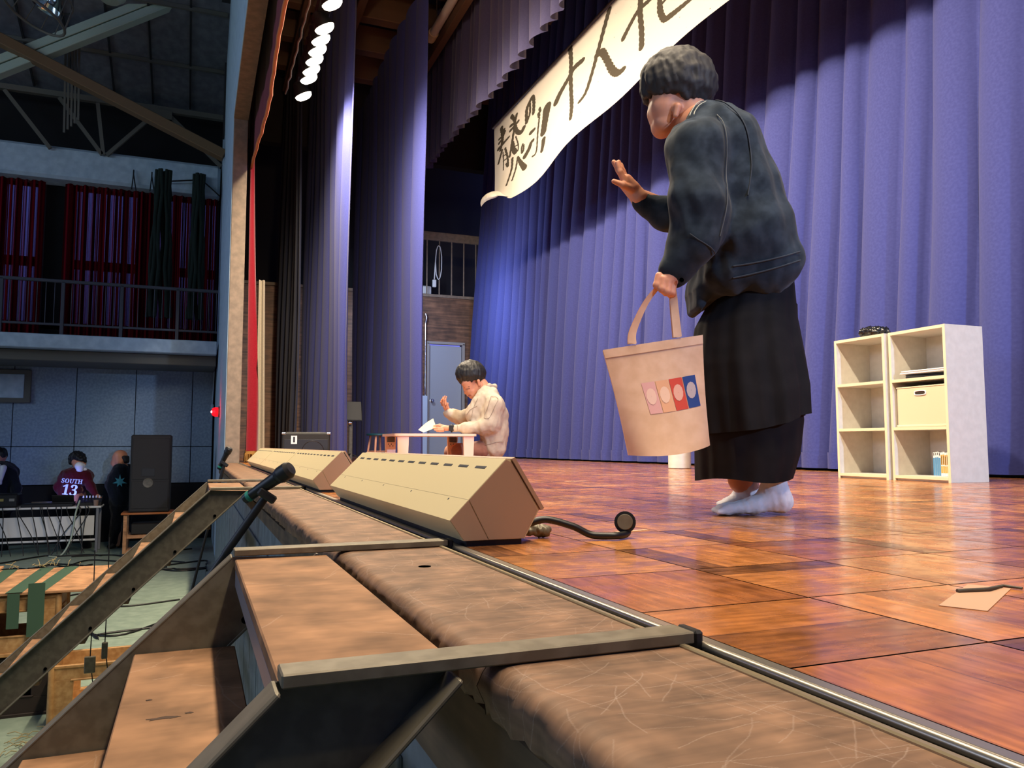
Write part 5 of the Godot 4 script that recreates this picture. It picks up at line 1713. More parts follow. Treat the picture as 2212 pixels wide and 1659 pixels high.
func boy() -> void:
	var t := thing("person", "person in a cream jacket and brown trousers sitting at the low table, head bowed", "person", Vector3(1.881,0,-5.064), TURN)
	var b := MB.new()
	var bones: Array = [[-0.121,0.698,0,-0.142,0.688,0,0.073,0.075,0],[-0.153,0.633,0,-0.139,0.582,0,0.049,0.033,0.022],[-0.186,0.598,0,-0.175,0.567,0,0.005,0.007,0.004],[-0.175,0.567,0,-0.172,0.565,0,0.006,0.005,0.008],[-0.158,0.55,0,-0.156,0.548,0,0.008,0.007,0.014],[-0.137,0.541,0,-0.13,0.54,0,0.013,0.014,0.01],[-0.08,0.61,0,-0.12,0.55,0,0.037,0.021,0.024],[-0.083,0.645,0.068,-0.076,0.614,0.066,0.011,0.007,0],[-0.097,0.656,-0.068,-0.087,0.624,-0.066,0.011,0.007,0],[-0.061,0.633,0,-0.02,0.554,0,0.037,0.046,0.008],[-0.02,0.554,0,0.017,0.435,0,0.05,0.078,0.05],[0.017,0.435,0,0.027,0.205,0,0.075,0.073,0.06]]
	b.body(bones.slice(0, 9), 0.0045, 0.012)
	b.body(bones.slice(9) + [[-0.11,0.508,-0.16,-0.215,0.395,-0.18,0.025,0.021,0],[-0.215,0.395,-0.18,-0.309,0.442,-0.17,0.019,0.016,0],[0.021,0.481,0.17,-0.009,0.343,0.18,0.027,0.023,0],[-0.009,0.334,0.18,-0.258,0.321,0.14,0.021,0.016,0]] + [[0.02,0.197,0.08,-0.222,0.17,0.1,0.057,0.046,0],[0.015,0.196,-0.1,-0.281,0.163,-0.14,0.059,0.046,0],[-0.222,0.17,0.1,-0.053,0.106,0.05,0.041,0.027,0],[-0.281,0.163,-0.14,-0.102,0.105,-0.02,0.041,0.027,0],[-0.053,0.106,0.05,-0.171,0.091,-0.02,0.025,0.018,0]], 0.014, 0.03)
	b.body([[-0.258,0.32,0.14,-0.297,0.322,0.13,0.017,0.018,0.012],[-0.297,0.322,0.13,-0.32,0.322,0.13,0.018,0.016,0.014],[-0.318,0.334,0.145,-0.347,0.339,0.15,0.008,0.007,0],[-0.347,0.339,0.15,-0.376,0.336,0.145,0.007,0.005,0],[-0.315,0.321,0.16,-0.348,0.323,0.165,0.008,0.007,0],[-0.348,0.323,0.165,-0.379,0.32,0.16,0.007,0.005,0],[-0.312,0.31,0.165,-0.343,0.31,0.17,0.007,0.006,0],[-0.343,0.31,0.17,-0.368,0.309,0.165,0.006,0.005,0],[-0.31,0.301,0.16,-0.334,0.3,0.165,0.006,0.006,0],[-0.334,0.3,0.165,-0.355,0.301,0.16,0.006,0.005,0],[-0.308,0.335,0.11,-0.34,0.345,0.1,0.008,0.007,0],[-0.34,0.345,0.1,-0.367,0.342,0.1,0.007,0.005,0]], 0.003, 0.005)
	b.body([[-0.304,0.442,-0.17,-0.321,0.475,-0.17,0.018,0.019,0.01],[-0.321,0.475,-0.17,-0.329,0.5,-0.17,0.019,0.017,0.012],[-0.32,0.492,-0.13,-0.324,0.527,-0.13,0.008,0.007,0],[-0.324,0.527,-0.13,-0.315,0.549,-0.13,0.006,0.005,0],[-0.331,0.498,-0.15,-0.339,0.533,-0.15,0.008,0.007,0],[-0.339,0.533,-0.15,-0.328,0.554,-0.15,0.006,0.005,0],[-0.342,0.496,-0.17,-0.35,0.526,-0.17,0.007,0.006,0],[-0.35,0.526,-0.17,-0.342,0.548,-0.17,0.006,0.005,0],[-0.349,0.49,-0.19,-0.359,0.513,-0.19,0.007,0.006,0],[-0.359,0.513,-0.19,-0.355,0.532,-0.19,0.006,0.005,0],[-0.311,0.468,-0.12,-0.304,0.5,-0.11,0.008,0.006,0]], 0.003, 0.005)
	obj("body", b, M.skin, t)
	b = MB.new()
	hair(b, Vector3(-0.139,0.699,0), Vector3(0.094, 0.083, 0.084), func(az: float) -> float:
		var f := 0.5 + 0.5 * cos(az)
		var side := absf(sin(az))
		return lerpf(-0.74, -0.85, f) + 0.16 * side, 0.0045, 0.03, 120, 12, 0.0105, 0.32)
	obj("hair", b, M.hair, t)
	var sh := garment("shirt", [[-0.034,0.573,0,0.003,0.554,0,0.039,0.048,0.07],[-0.047,0.527,0,-0.01,0.481,0,0.046,0.069,0.085],[-0.01,0.481,0,0.015,0.412,0,0.075,0.091,0.09],[0.015,0.412,0,0.024,0.306,0,0.094,0.087,0.09],[0.024,0.306,0,0.025,0.196,0,0.084,0.08,0.09],[-0.088,0.489,0.02,-0.119,0.42,0.02,0.041,0.041,0.08],[-0.12,0.421,0,-0.088,0.352,0,0.041,0.05,0.08],[-0.037,0.192,0,-0.019,0.16,0,0.046,0.032,0.08],[0.003,0.523,0.14,0.035,0.476,0.18,0.041,0.05,0],[0.035,0.476,0.18,0.004,0.356,0.19,0.054,0.051,0],[0.004,0.347,0.19,-0.049,0.325,0.18,0.047,0.036,0],[-0.049,0.325,0.18,-0.148,0.321,0.16,0.034,0.031,0],[-0.148,0.321,0.16,-0.24,0.32,0.145,0.03,0.025,0],[-0.095,0.507,-0.14,-0.163,0.428,-0.18,0.039,0.033,0],[-0.163,0.423,-0.18,-0.224,0.399,-0.18,0.033,0.038,0],[-0.224,0.399,-0.18,-0.281,0.423,-0.175,0.038,0.034,0],[-0.281,0.423,-0.175,-0.307,0.439,-0.17,0.032,0.027,0]], 0.0095, 0.045, 0.008, 16.0, M.shirt, t, 15)
	garment("collar", [[-0.082,0.547,0.04,-0.009,0.614,0.07,0.01,0.012,0],[-0.009,0.614,0.07,0.024,0.61,0,0.012,0.016,0],[-0.086,0.552,-0.04,-0.013,0.624,-0.07,0.01,0.012,0],[-0.013,0.624,-0.07,0.024,0.61,0,0.012,0.016,0],[-0.009,0.604,0.07,0.018,0.588,0.04,0.011,0.011,0]], 0.006, 0.014, 0.003, 20.0, M.shirt, t, 6)
	garment("trousers", [[0.02,0.188,0.08,-0.213,0.165,0.1,0.053,0.048,0.02],[0.015,0.187,-0.1,-0.277,0.159,-0.14,0.05,0.048,0.02],[-0.213,0.165,0.1,-0.044,0.115,0.05,0.046,0.032,0],[-0.277,0.159,-0.14,-0.102,0.105,-0.02,0.043,0.027,0],[-0.044,0.115,0.05,-0.171,0.091,-0.02,0.027,0.021,0]], 0.011, 0.03, 0.008, 10.0, M.brown_cloth, t, 9)
	b = MB.new()
	b.tube(tangent_curve([Vector3(-0.17,0.59,0.046),Vector3(-0.157,0.589,0.055),Vector3(-0.14,0.593,0.062)]), 0.0022, 0.0016, 6)
	obj("eyelash", b, M.hair, t)
	b = MB.new()
	b.tube(tangent_curve([Vector3(-0.179,0.599,0.042),Vector3(-0.162,0.602,0.055),Vector3(-0.143,0.604,0.064)]), 0.003, 0.002, 6)
	obj("eyebrow", b, M.hair, t)
	b = MB.new()
	b.tube(tangent_curve([Vector3(-0.157,0.544,0.02),Vector3(-0.147,0.543,0.034),Vector3(-0.131,0.546,0.046)]), 0.0026, 0.0014, 6)
	obj("lips", b, mat(Color(0.6, 0.3, 0.26), 0.5), t)
	seam("placket", sh, [Vector3(-0.084,0.52,0.11),Vector3(-0.114,0.452,0.12),Vector3(-0.123,0.394,0.12)], 0.0018, M.shirt_seam, t)
	seam("sleeve_patch_seam", sh, [Vector3(0.01,0.531,0),Vector3(0.036,0.527,0),Vector3(0.054,0.508,0),Vector3(0.031,0.458,0),Vector3(0.008,0.407,0),Vector3(-0.01,0.384,0),Vector3(-0.038,0.393,0),Vector3(-0.019,0.444,0),Vector3(0.008,0.531,0)], 0.0018, M.shirt_seam, t)
	seam("waist_seam", sh, [Vector3(-0.046,0.21,0),Vector3(-0.001,0.215,0),Vector3(0.045,0.228,0),Vector3(0.091,0.231,0)], 0.0018, M.shirt_seam, t)
	seam("cuff_seam", sh, [Vector3(-0.221,0.35,0),Vector3(-0.216,0.329,0),Vector3(-0.218,0.306,0)], 0.0018, M.shirt_seam, t)
	seam("pocket_seam", sh, [Vector3(-0.157,0.412,0),Vector3(-0.134,0.444,0),Vector3(-0.102,0.462,0),Vector3(-0.088,0.467,0)], 0.0018, M.shirt_seam, t)
	# smartwatch on the wrist
	t = thing("wristwatch", "black square wristwatch on the seated person's near wrist", "watch", Vector3(1.881,0,-5.064), TURN)
	b = MB.new()
	var c := Vector3(-0.257,0.32,0.14)
	var ring := []
	for k in 17:
		var a := TAU * k / 16
		ring.append(c + Vector3(0.0, sin(a) * 0.021, cos(a) * 0.022))
	b.tube(ring, 0.008, -1, 6, false)
	obj("strap", b, M.rubber, t)
	b = MB.new()
	b.box(c + Vector3(0.0, 0.002, 0.026), Vector3(0.034, 0.04, 0.01), 0.003)
	obj("watch_case", b, M.black, t)
	# paper in the hand
	t = thing("paper_sheet", "cream folded paper sheet held over the low table", "paper", Vector3(1.881,0,-5.064), TURN)
	var P: Array = [Vector3(-0.482,0.31,0.12),Vector3(-0.386,0.385,0.1),Vector3(-0.362,0.326,0.13),Vector3(-0.443,0.293,0.15)]
	for k in 2:
		b = MB.new()
		b.sheet(8, 8, func(s: float, q: float) -> Vector3:
			var p: Vector3 = (P[0] as Vector3).lerp(P[1], s).lerp((P[3] as Vector3).lerp(P[2], s), q)
			return p + Vector3(0, 0.002 * k + 0.006 * sin(PI * s) * k, 0.004 * sin(PI * s) - 0.006 * k))
		obj("leaf", b, mat(Color(0.9, 0.86, 0.68), 0.8), t)
	low_table()

func low_table() -> void:
	var t := thing("low_table", "low pale pink folding table in front of the seated person", "table", Vector3(1.42, 0, -4.985))
	var top := MB.new()
	var poly := PackedVector2Array()
	for c in [[0.245, 0.165, 0.0], [-0.245, 0.165, 1.0], [-0.245, -0.165, 2.0], [0.245, -0.165, 3.0]]:
		for k in 5:
			var a: float = (c[2] + k / 4.0) * PI / 2
			poly.append(Vector2(c[0] + cos(a) * 0.025, c[1] + sin(a) * 0.025))
	top.prism(poly, Vector3(0, 0.265, 0), Vector3(1, 0, 0), Vector3(0, 0, 1), Vector3(0, 0.016, 0))
	obj("tabletop", top, M.table, t)
	for sx: float in [-1.0, 1.0]:
		for sz: float in [-1.0, 1.0]:
			var b := MB.new()
			b.prism(PackedVector2Array([Vector2(-0.028, 0), Vector2(0.028, 0), Vector2(0.036, 0.264), Vector2(-0.036, 0.264)]), Vector3(sx * 0.215, 0, sz * 0.17 - 0.008), Vector3(1, 0, 0), Vector3(0, 1, 0), Vector3(0, 0, 0.016))
			var leg := obj("leg", b, M.table, t)
			b = MB.new()
			b.box(Vector3(sx * 0.215, 0.245, sz * (0.17 - 0.016)), Vector3(0.05, 0.035, 0.012), 0.002)
			obj("hinge", b, M.steel_dark, leg)
			b = MB.new()
			for k in 4:
				b.lathe([Vector2(0.004, 0), Vector2(0.003, 0.002), Vector2(0, 0.002)], Vector3(sx * 0.215 - 0.015 + 0.01 * k, 0.215 - 0.012 * (k % 2), sz * 0.17 - sz * 0.009), Vector3(0, 0, -sz), 6)
			obj("screw_heads", b, M.steel_dark, leg)

func hall_people() -> void:
	var t := thing("person", "balding person in a dark shirt with a teal star print standing beside the tall loudspeaker", "person", Vector3(-1.197,-1.45,-14.441), TURN)
	var b := MB.new()
	b.body([[0.083,1.483,0,0.101,1.408,0,0.098,0.091,0.02],[0.031,1.445,0,0.012,1.347,0,0.068,0.053,0.02],[-0.035,1.392,0,-0.042,1.362,0,0.03,0.03,0],[0.118,1.355,0,0.169,1.219,0,0.068,0.083,0],[0.158,1.114,0,0.158,0.693,0,0.106,0.106,0.07],[0.138,0.699,0.08,0.125,0.07,0.08,0.068,0.045,0],[0.188,0.687,-0.08,0.189,0.05,-0.08,0.068,0.045,0],[0.14,1.269,0.16,0.058,1.033,0.2,0.045,0.038,0],[0.058,1.033,0.2,0.129,0.798,0.22,0.038,0.03,0]], 0.014, 0.03)
	obj("body", b, M.skin, t)
	garment("shirt", [[0.144,1.264,0,0.125,1.159,0,0.091,0.136,0.1],[0.125,1.159,0,0.147,0.783,0,0.144,0.159,0.1],[0.131,1.254,0.14,0.05,1.033,0.2,0.091,0.083,0],[0.05,1.033,0.2,0.121,0.813,0.22,0.083,0.068,0],[0.198,1.214,-0.16,0.19,0.907,-0.2,0.076,0.068,0]], 0.016, 0.05, 0.014, 8.0, M.navy, t)
	garment("trousers", [[0.145,0.843,0,0.129,0.678,0,0.144,0.136,0.08],[0.136,0.685,0.09,0.076,0.108,0.09,0.106,0.076,0],[0.181,0.672,-0.08,0.142,0.102,-0.08,0.106,0.076,0]], 0.018, 0.05, 0.012, 8.0, M.navy, t)
	garment("shoes", [[0.078,0.063,0.09,0.049,0.038,0.12,0.053,0.045,0.03],[0.144,0.042,-0.08,0.13,0.016,-0.05,0.053,0.045,0.03]], 0.014, 0.03, 0.0, 8.0, M.black, t)
	b = MB.new()
	b.body([[0.171,1.461,0.07,0.208,1.409,0.065,0.03,0.03,0],[0.102,1.459,-0.07,0.145,1.406,-0.065,0.03,0.03,0],[0.182,1.46,0,0.185,1.392,0,0.03,0.03,0.04]], 0.012, 0.02)
	obj("hair", b, mat(Color(0.12, 0.11, 0.1), 0.8), t)
	# a pointed leaf-like star on the chest
	var poly := PackedVector2Array()
	for k in 14:
		var a := PI / 2 + TAU * k / 14
		var r: float = 0.045 if k % 2 == 1 else [0.12, 0.1, 0.12, 0.09, 0.09, 0.12, 0.1][k / 2]
		poly.append(Vector2(cos(a), sin(a)) * r)
	b = MB.new()
	b.prism(poly, Vector3(0.222,1.077,0.19) + Vector3(0, 0, 0.075), Vector3(1, 0, 0), Vector3(0, 1, 0), Vector3(0, 0, 0.004))
	obj("star_print", b, mat(Color(0.12, 0.42, 0.42), 0.7), t)

	t = thing("person", "person in a face mask and maroon sweater printed SOUTH 13 behind the mixing table", "person", Vector3(-1.817,-1.45,-14.582), TURN)
	b = MB.new()
	b.body([[0.079,1.387,0,0.114,1.372,0.02,0.09,0.09,0.015],[0.132,1.328,0.05,0.147,1.284,0.06,0.083,0.06,0.015],[0.091,1.297,0,0.067,1.148,0,0.06,0.075,0],[0.052,1.148,0,0.053,0.775,0,0.135,0.12,0.08],[0.008,0.742,0.05,-0.051,0.042,0.05,0.068,0.045,0],[0.148,0.734,-0.05,0.252,0.029,-0.05,0.068,0.045,0]], 0.014, 0.03)
	b.body([[-0.024,0.847,0.2,0.089,0.809,0.28,0.038,0.038,0],[0.489,0.844,0.15,0.561,0.804,0.2,0.038,0.038,0]], 0.01, 0.02)
	obj("body", b, M.skin, t)
	garment("sweater", [[-0.053,1.148,0,0.187,1.148,0,0.12,0.113,0.07],[0.06,1.148,0,0.032,0.924,0,0.15,0.135,0.09],[0.032,0.924,0,0.024,0.76,0,0.128,0.12,0.08],[-0.056,1.165,0.05,-0.157,0.99,0.12,0.083,0.06,0],[-0.157,0.99,0.12,-0.019,0.82,0.22,0.06,0.045,0],[0.227,1.163,0.02,0.341,1.003,0.08,0.075,0.06,0],[0.341,1.003,0.08,0.474,0.844,0.15,0.06,0.045,0]], 0.016, 0.06, 0.012, 8.0, M.maroon, t)
	garment("trousers", [[0.023,0.775,0,0.042,0.686,0,0.128,0.12,0.08],[-0.021,0.705,0.05,-0.066,0.042,0.05,0.09,0.068,0],[0.134,0.697,-0.05,0.252,0.029,-0.05,0.09,0.068,0]], 0.018, 0.05, 0.01, 8.0, M.navy, t)
	b = MB.new()
	b.body([[0.045,1.461,-0.03,0.066,1.454,-0.02,0.105,0.098,0.02],[-0.032,1.432,-0.02,-0.026,1.387,0,0.045,0.038,0.02],[0.16,1.447,0,0.195,1.402,0.02,0.038,0.03,0.02],[0.116,1.47,0.06,0.185,1.426,0.1,0.053,0.03,0.02]], 0.012, 0.03, 0.02, 14.0)
	obj("hair", b, M.hair, t)
	garment("face_mask", [[0.176,1.323,0.13,0.182,1.278,0.125,0.068,0.053,0.01],[0.088,1.337,0.08,0.215,1.329,0.08,0.03,0.03,0]], 0.008, 0.02, 0.0, 8.0, M.white, t)
	garment("shirt_collar", [[0.049,1.284,0.06,0.136,1.181,0.1,0.03,0.03,0],[0.23,1.269,0.06,0.181,1.166,0.1,0.03,0.03,0]], 0.008, 0.02, 0.0, 8.0, M.white, t)
	for k in 2:
		var tm := TextMesh.new()
		var f := SystemFont.new()
		f.font_names = PackedStringArray(["Droid Serif"])
		f.font_weight = 800
		tm.font = f
		tm.text = ["SOUTH", "13"][k]
		tm.font_size = 64
		tm.pixel_size = [0.0015, 0.0036][k]
		tm.depth = 0.004
		var o := add("lettering", tm, glow_free(Color(0.82, 0.86, 0.95)), t)
		o.position = [Vector3(0.135,1.089,0.2), Vector3(0.11,0.951,0.21)][k] + Vector3(0, 0, 0.055)
		o.rotation = Vector3(-0.2, 0, -0.08)

	t = thing("person", "person in a dark cardigan behind the left end of the mixing table", "person", Vector3(-2.775,-1.45,-14.699), TURN)
	b = MB.new()
	b.body([[-0.117,1.495,0,-0.101,1.466,0,0.081,0.081,0.015],[-0.115,1.451,0,-0.098,1.407,0,0.066,0.052,0.015],[-0.097,1.392,0,-0.092,1.289,0,0.052,0.059,0],[-0.089,1.231,0,-0.078,0.719,0,0.147,0.147,0.08],[-0.096,0.722,0.04,-0.059,0,0.04,0.066,0.044,0],[-0.03,0.717,-0.04,0.006,-0.011,-0.04,0.066,0.044,0]], 0.014, 0.03)
	obj("body", b, M.skin, t)
	garment("cardigan", [[-0.221,1.216,0,0.058,1.231,0,0.118,0.103,0.06],[-0.088,1.202,0,-0.066,0.763,0,0.206,0.221,0.08],[0.135,1.203,0.05,0.239,0.972,0.08,0.081,0.066,0],[0.239,0.972,0.08,0.244,0.744,0.14,0.066,0.059,0],[-0.261,1.203,0.05,-0.286,0.943,0.08,0.081,0.066,0]], 0.016, 0.06, 0.012, 8.0, M.navy, t)
	garment("trousers", [[-0.067,0.792,0,-0.062,0.69,0,0.177,0.162,0.07],[-0.109,0.693,0.04,-0.075,0.014,0.04,0.088,0.066,0],[-0.021,0.687,-0.04,0.013,0.004,-0.04,0.088,0.066,0]], 0.018, 0.05, 0.01, 8.0, M.navy, t)
	b = MB.new()
	b.body([[-0.124,1.539,-0.03,-0.122,1.509,-0.04,0.088,0.088,0.02],[-0.047,1.525,0.02,-0.045,1.481,0.02,0.037,0.029,0.02]], 0.012, 0.03, 0.01, 14.0)
	obj("hair", b, M.hair, t)
	garment("shirt_front", [[-0.007,1.31,0.2,0.075,1.067,0.24,0.066,0.029,0],[0.082,1.309,0.18,0.079,1.138,0.23,0.044,0.029,0]], 0.01, 0.02, 0.0, 8.0, M.white, t)

func glow_free(c: Color) -> Material:
	return mat(c, 0.7)

# ---------- things in the hall ----------
func hall_gear() -> void:
	# mixing table
	var t := thing("folding_table", "long white folding table with a front panel carrying the mixing gear", "table", Vector3(-2.25, HALL, -14.1))
	boxed("tabletop", Vector3(0, 0.7, 0), Vector3(1.86, 0.03, 0.46), M.white, t, 0.006)
	boxed("modesty_panel", Vector3(-0.02, 0.42, 0.2), Vector3(1.72, 0.3, 0.012), M.white, t, 0.003)
	for sx: float in [-1.0, 1.0]:
		for sz: float in [-1.0, 1.0]:
			boxed("leg", Vector3(sx * 0.88, 0.343, sz * 0.2), Vector3(0.04, 0.685, 0.03), M.steel_edge, t, 0.005)
	boxed("stretcher", Vector3(0, 0.2, 0.19), Vector3(1.74, 0.03, 0.03), M.white, t, 0.005)
	var top := HALL + 0.715
	t = thing("mixing_desk", "black sound desk with lit dials on the left of the mixing table", "mixer", Vector3(-2.75, top, -14.1))
	boxed("case", Vector3(0, 0.11, 0), Vector3(0.6, 0.2, 0.36), M.gear, t, 0.02)
	for k in 4:
		boxed("dial_panel", Vector3(-0.2 + 0.14 * k, 0.12, 0.182), Vector3(0.07, 0.04, 0.006), mat([Color(0.6, 0.55, 0.3), Color(0.5, 0.5, 0.48), Color(0.6, 0.55, 0.3), Color(0.5, 0.5, 0.48)][k], 0.5), t, 0.002)
	t = thing("keyboard_mixer", "flat black controller lying in the middle of the mixing table", "mixer", Vector3(-2.06, top, -14.05))
	boxed("case", Vector3(0, 0.025, 0), Vector3(0.7, 0.05, 0.3), M.gear, t, 0.01)
	boxed("rear_bar", Vector3(-0.1, 0.06, -0.1), Vector3(0.3, 0.02, 0.06), M.steel_dark, t, 0.005)
	t = thing("laptop", "open laptop glowing blue in front of the masked person", "laptop", Vector3(-1.86, top + 0.05, -14.08))
	boxed("base", Vector3(0, 0.008, 0), Vector3(0.3, 0.016, 0.2), M.gear, t, 0.004)
	var b := MB.new()
	b.box(Vector3(0, 0.07, 0.11), Vector3(0.3, 0.13, 0.01), 0.003, Basis(Vector3(1, 0, 0), 0.5))
	obj("lid", b, M.gear, t)
	b = MB.new()
	b.box(Vector3(0, 0.07, 0.103), Vector3(0.28, 0.12, 0.004), 0.001, Basis(Vector3(1, 0, 0), 0.5))
	obj("screen", b, glow(Color(0.35, 0.45, 1.0), 1.5), t)
	area("laptop_screen_light", Vector3(-1.86, top + 0.13, -14.02), Vector3(0.05, 0.45, -1), Vector2(0.28, 0.12), Color(0.45, 0.5, 1.0), 0.3)
	t = thing("small_mixer", "small slanted mixer with pale knobs at the right end of the mixing table", "mixer", Vector3(-1.5, top, -14.12))
	b = MB.new()
	b.prism(PackedVector2Array([Vector2(-0.14, 0), Vector2(0.14, 0), Vector2(0.14, 0.05), Vector2(-0.14, 0.14)]), Vector3(-0.17, 0, 0), Vector3(0, 0, 1), Vector3(0, 1, 0), Vector3(0.34, 0, 0))
	obj("case", b, M.gear, t)
	for k in 6:
		b = MB.new()
		b.lathe([Vector2(0.014, 0), Vector2(0.011, 0.03), Vector2(0, 0.032)], Vector3(-0.1 + 0.045 * k, 0.118, -0.05), Vector3(0, 0.95, 0.3).normalized(), 8)
		obj("knob", b, M.white, t)
	b = MB.new()
	b.lathe([Vector2(0.0, 0), Vector2(0.03, 0), Vector2(0.038, 0.09), Vector2(0.035, 0.09), Vector2(0.0, 0.02)], Vector3(-1.4, top, -13.93), Vector3.UP, 14)
	tag(obj("paper_cup", b, mat(Color(0.55, 0.45, 0.4), 0.6)), "small brownish cup at the right corner of the mixing table", "cup")
	# cables hanging below the table and lying over the floor
	var rng := RandomNumberGenerator.new()
	rng.seed = 21
	b = MB.new()
	for k in 16:
		var x := rng.randf_range(-2.75, -1.5)
		var x2 := x + rng.randf_range(-0.35, 0.35)
		var p := [Vector3(x, top + 0.01, -13.86), Vector3(x + 0.02, top - 0.1, -13.83), Vector3(lerpf(x, x2, 0.6), -1.15, -13.8 + rng.randf_range(-0.05, 0.05)), Vector3(x2, HALL + 0.02, -13.7)]
		b.tube(tangent_curve(p, 6), 0.007, -1, 5)
	tag(obj("cable_tangle", b, M.rubber), "tangle of dark cables hanging in front of the mixing table", "cables").set_meta("kind", "stuff")
	b = MB.new()
	b.tube(tangent_curve([Vector3(-1.62, top + 0.09, -13.9), Vector3(-1.66, top - 0.1, -13.82), Vector3(-1.7, -1.2, -13.75), Vector3(-1.8, HALL + 0.02, -13.6), Vector3(-1.95, HALL + 0.02, -13.5)], 8), 0.013, -1, 7)
	tag(obj("power_lead", b, M.beam_pale), "pale thick cable running from the small mixer down to the floor", "cable")
	b = MB.new()
	for k in 20:
		var z := rng.randf_range(-13.6, -9.0) if k < 15 else rng.randf_range(-8.5, -6.4)
		var x := rng.randf_range(-2.6, -0.2)
		var p := []
		for q in 7:
			p.append(Vector3(minf(x - 0.9 + 0.3 * q + rng.randf_range(-0.2, 0.2), 0.2), HALL + 0.012, z + rng.randf_range(-0.45, 0.45)))
		b.tube(tangent_curve(p, 6), 0.011, -1, 5)
	tag(obj("floor_cables", b, M.rubber), "many dark cables snaking over the green hall floor", "cables").set_meta("kind", "stuff")
	# loudspeaker on a cart
	t = thing("speaker_cart", "wooden cart with an orange top under the tall loudspeaker", "cart", Vector3(-0.62, HALL, -13.3))
	boxed("cart_top", Vector3(0, 0.64, 0), Vector3(0.72, 0.03, 0.5), mat(Color(0.62, 0.36, 0.16), 0.5), t, 0.006)
	for sx: float in [-1.0, 1.0]:
		boxed("post", Vector3(sx * 0.3, 0.34, 0.2), Vector3(0.05, 0.57, 0.05), M.ply_light, t, 0.005)
		boxed("post", Vector3(sx * 0.3, 0.34, -0.2), Vector3(0.05, 0.57, 0.05), M.ply_light, t, 0.005)
	boxed("shelf", Vector3(0, 0.3, 0), Vector3(0.55, 0.05, 0.44), M.ply_light, t, 0.004)
	boxed("shelf", Vector3(0, 0.08, 0), Vector3(0.55, 0.05, 0.44), M.ply_light, t, 0.004)
	for sx: float in [-1.0, 1.0]:
		b = MB.new()
		b.lathe([Vector2(0, -0.015), Vector2(0.03, -0.015), Vector2(0.03, 0.015), Vector2(0, 0.015)], Vector3(sx * 0.3, 0.03, 0.2), Vector3(1, 0, 0), 12)
		obj("caster", b, M.rubber, t)
	tag(boxed("amplifier_rack", Vector3(-0.62, HALL + 0.41, -13.28), Vector3(0.44, 0.16, 0.36), M.gear, null, 0.01), "dark equipment case on the upper shelf of the wooden cart", "equipment")
	t = thing("loudspeaker", "tall dark loudspeaker cabinet standing on the wooden cart", "loudspeaker", Vector3(-0.6, HALL + 0.655, -13.3))
	boxed("cabinet", Vector3(0, 0.58, 0), Vector3(0.56, 1.16, 0.46), M.speaker, t, 0.02)
	boxed("grille", Vector3(0, 0.8, 0.232), Vector3(0.5, 0.62, 0.01), M.speaker, t, 0.004)
	boxed("grille", Vector3(0, 0.26, 0.232), Vector3(0.5, 0.4, 0.01), M.speaker, t, 0.004)
	boxed("handle_recess", Vector3(-0.03, 0.6, 0.238), Vector3(0.18, 0.12, 0.006), M.black, t, 0.002)
	b = MB.new()
	b.lathe([Vector2(0.075, 0.0), Vector2(0.07, 0.008), Vector2(0.045, 0.004), Vector2(0.0, 0.003)], Vector3(-0.03, 0.44, 0.236), Vector3(0, 0, 1), 16)
	obj("horn", b, M.steel_dark, t)
	# red emergency lamp on the proscenium wall
	t = thing("warning_lamp", "round red warning lamp glowing on the wall beside the stage jamb", "lamp", Vector3(0.326, 0.69, -12.2))
	b = MB.new()
	b.lathe([Vector2(0, -0.01), Vector2(0.08, -0.01), Vector2(0.08, 0.02), Vector2(0.0, 0.022)], Vector3(0, 0, 0), Vector3(-1, 0, 0), 20)
	obj("lamp_base", b, M.steel, t)
	b = MB.new()
	b.lathe([Vector2(0.066, 0.02), Vector2(0.07, 0.06), Vector2(0.05, 0.1), Vector2(0.0, 0.115)], Vector3.ZERO, Vector3(-1, 0, 0), 20)
	obj("lamp_dome", b, glow(Color(1.0, 0.07, 0.13), 1.1), t)
	b = MB.new()
	b.lathe([Vector2(0.02, 0.11), Vector2(0.015, 0.122), Vector2(0.0, 0.125)], Vector3.ZERO, Vector3(-1, 0, 0.25).normalized(), 12)
	obj("bulb", b, glow(Color(1.0, 0.75, 0.75), 3.0), t)
	var ol := OmniLight3D.new()
	ol.name = "warning_lamp_light"
	ol.position = Vector3(0.15, 0.69, -12.1)
	ol.light_color = Color(1, 0.1, 0.15); ol.light_energy = 0.1; ol.light_size = 0.07; ol.shadow_enabled = true; ol.omni_range = 30.0; ol.omni_attenuation = 2.0
	add_child(ol)
	b = MB.new()
	b.tube([Vector3(0.3, 1.75, -15.32), Vector3(0.29, 1.2, -15.3), Vector3(0.28, 0.95, -15.3)], 0.012, -1, 6)
	b.box(Vector3(0.28, 0.9, -15.3), Vector3(0.05, 0.1, 0.04), 0.01)
	tag(obj("pull_cable", b, M.plaster), "thin pale cord hanging on the hall wall below the gallery", "cord")
	# plywood bench on beer crates
	t = thing("plywood_bench", "orange plywood board with green tape laid over stacked crates", "bench", Vector3(-1.2, -0.695, -6.16))
	boxed("board", Vector3(0, 0, 0), Vector3(1.4, 0.018, 1.04), M.ply_light, t, 0.003)
	boxed("board", Vector3(-0.42, 0.019, -0.2), Vector3(0.72, 0.016, 0.84), M.ply_light, t, 0.003)
	for k in 3:
		var x: float = [0.33, 0.21, 0.02][k]
		b = MB.new()
		b.bar(Vector3(x, 0.0098, 0.525), Vector3(x - [-0.06, -0.02, 0.02][k], 0.0098, -0.52), 0.09, 0.001)
		b.box(Vector3(x, -0.1, 0.526), Vector3(0.09 if k != 1 else 0.065, 0.21 if k != 0 else 0.32, 0.0015))
		obj("tape_strip", b, M.tape_green, t)
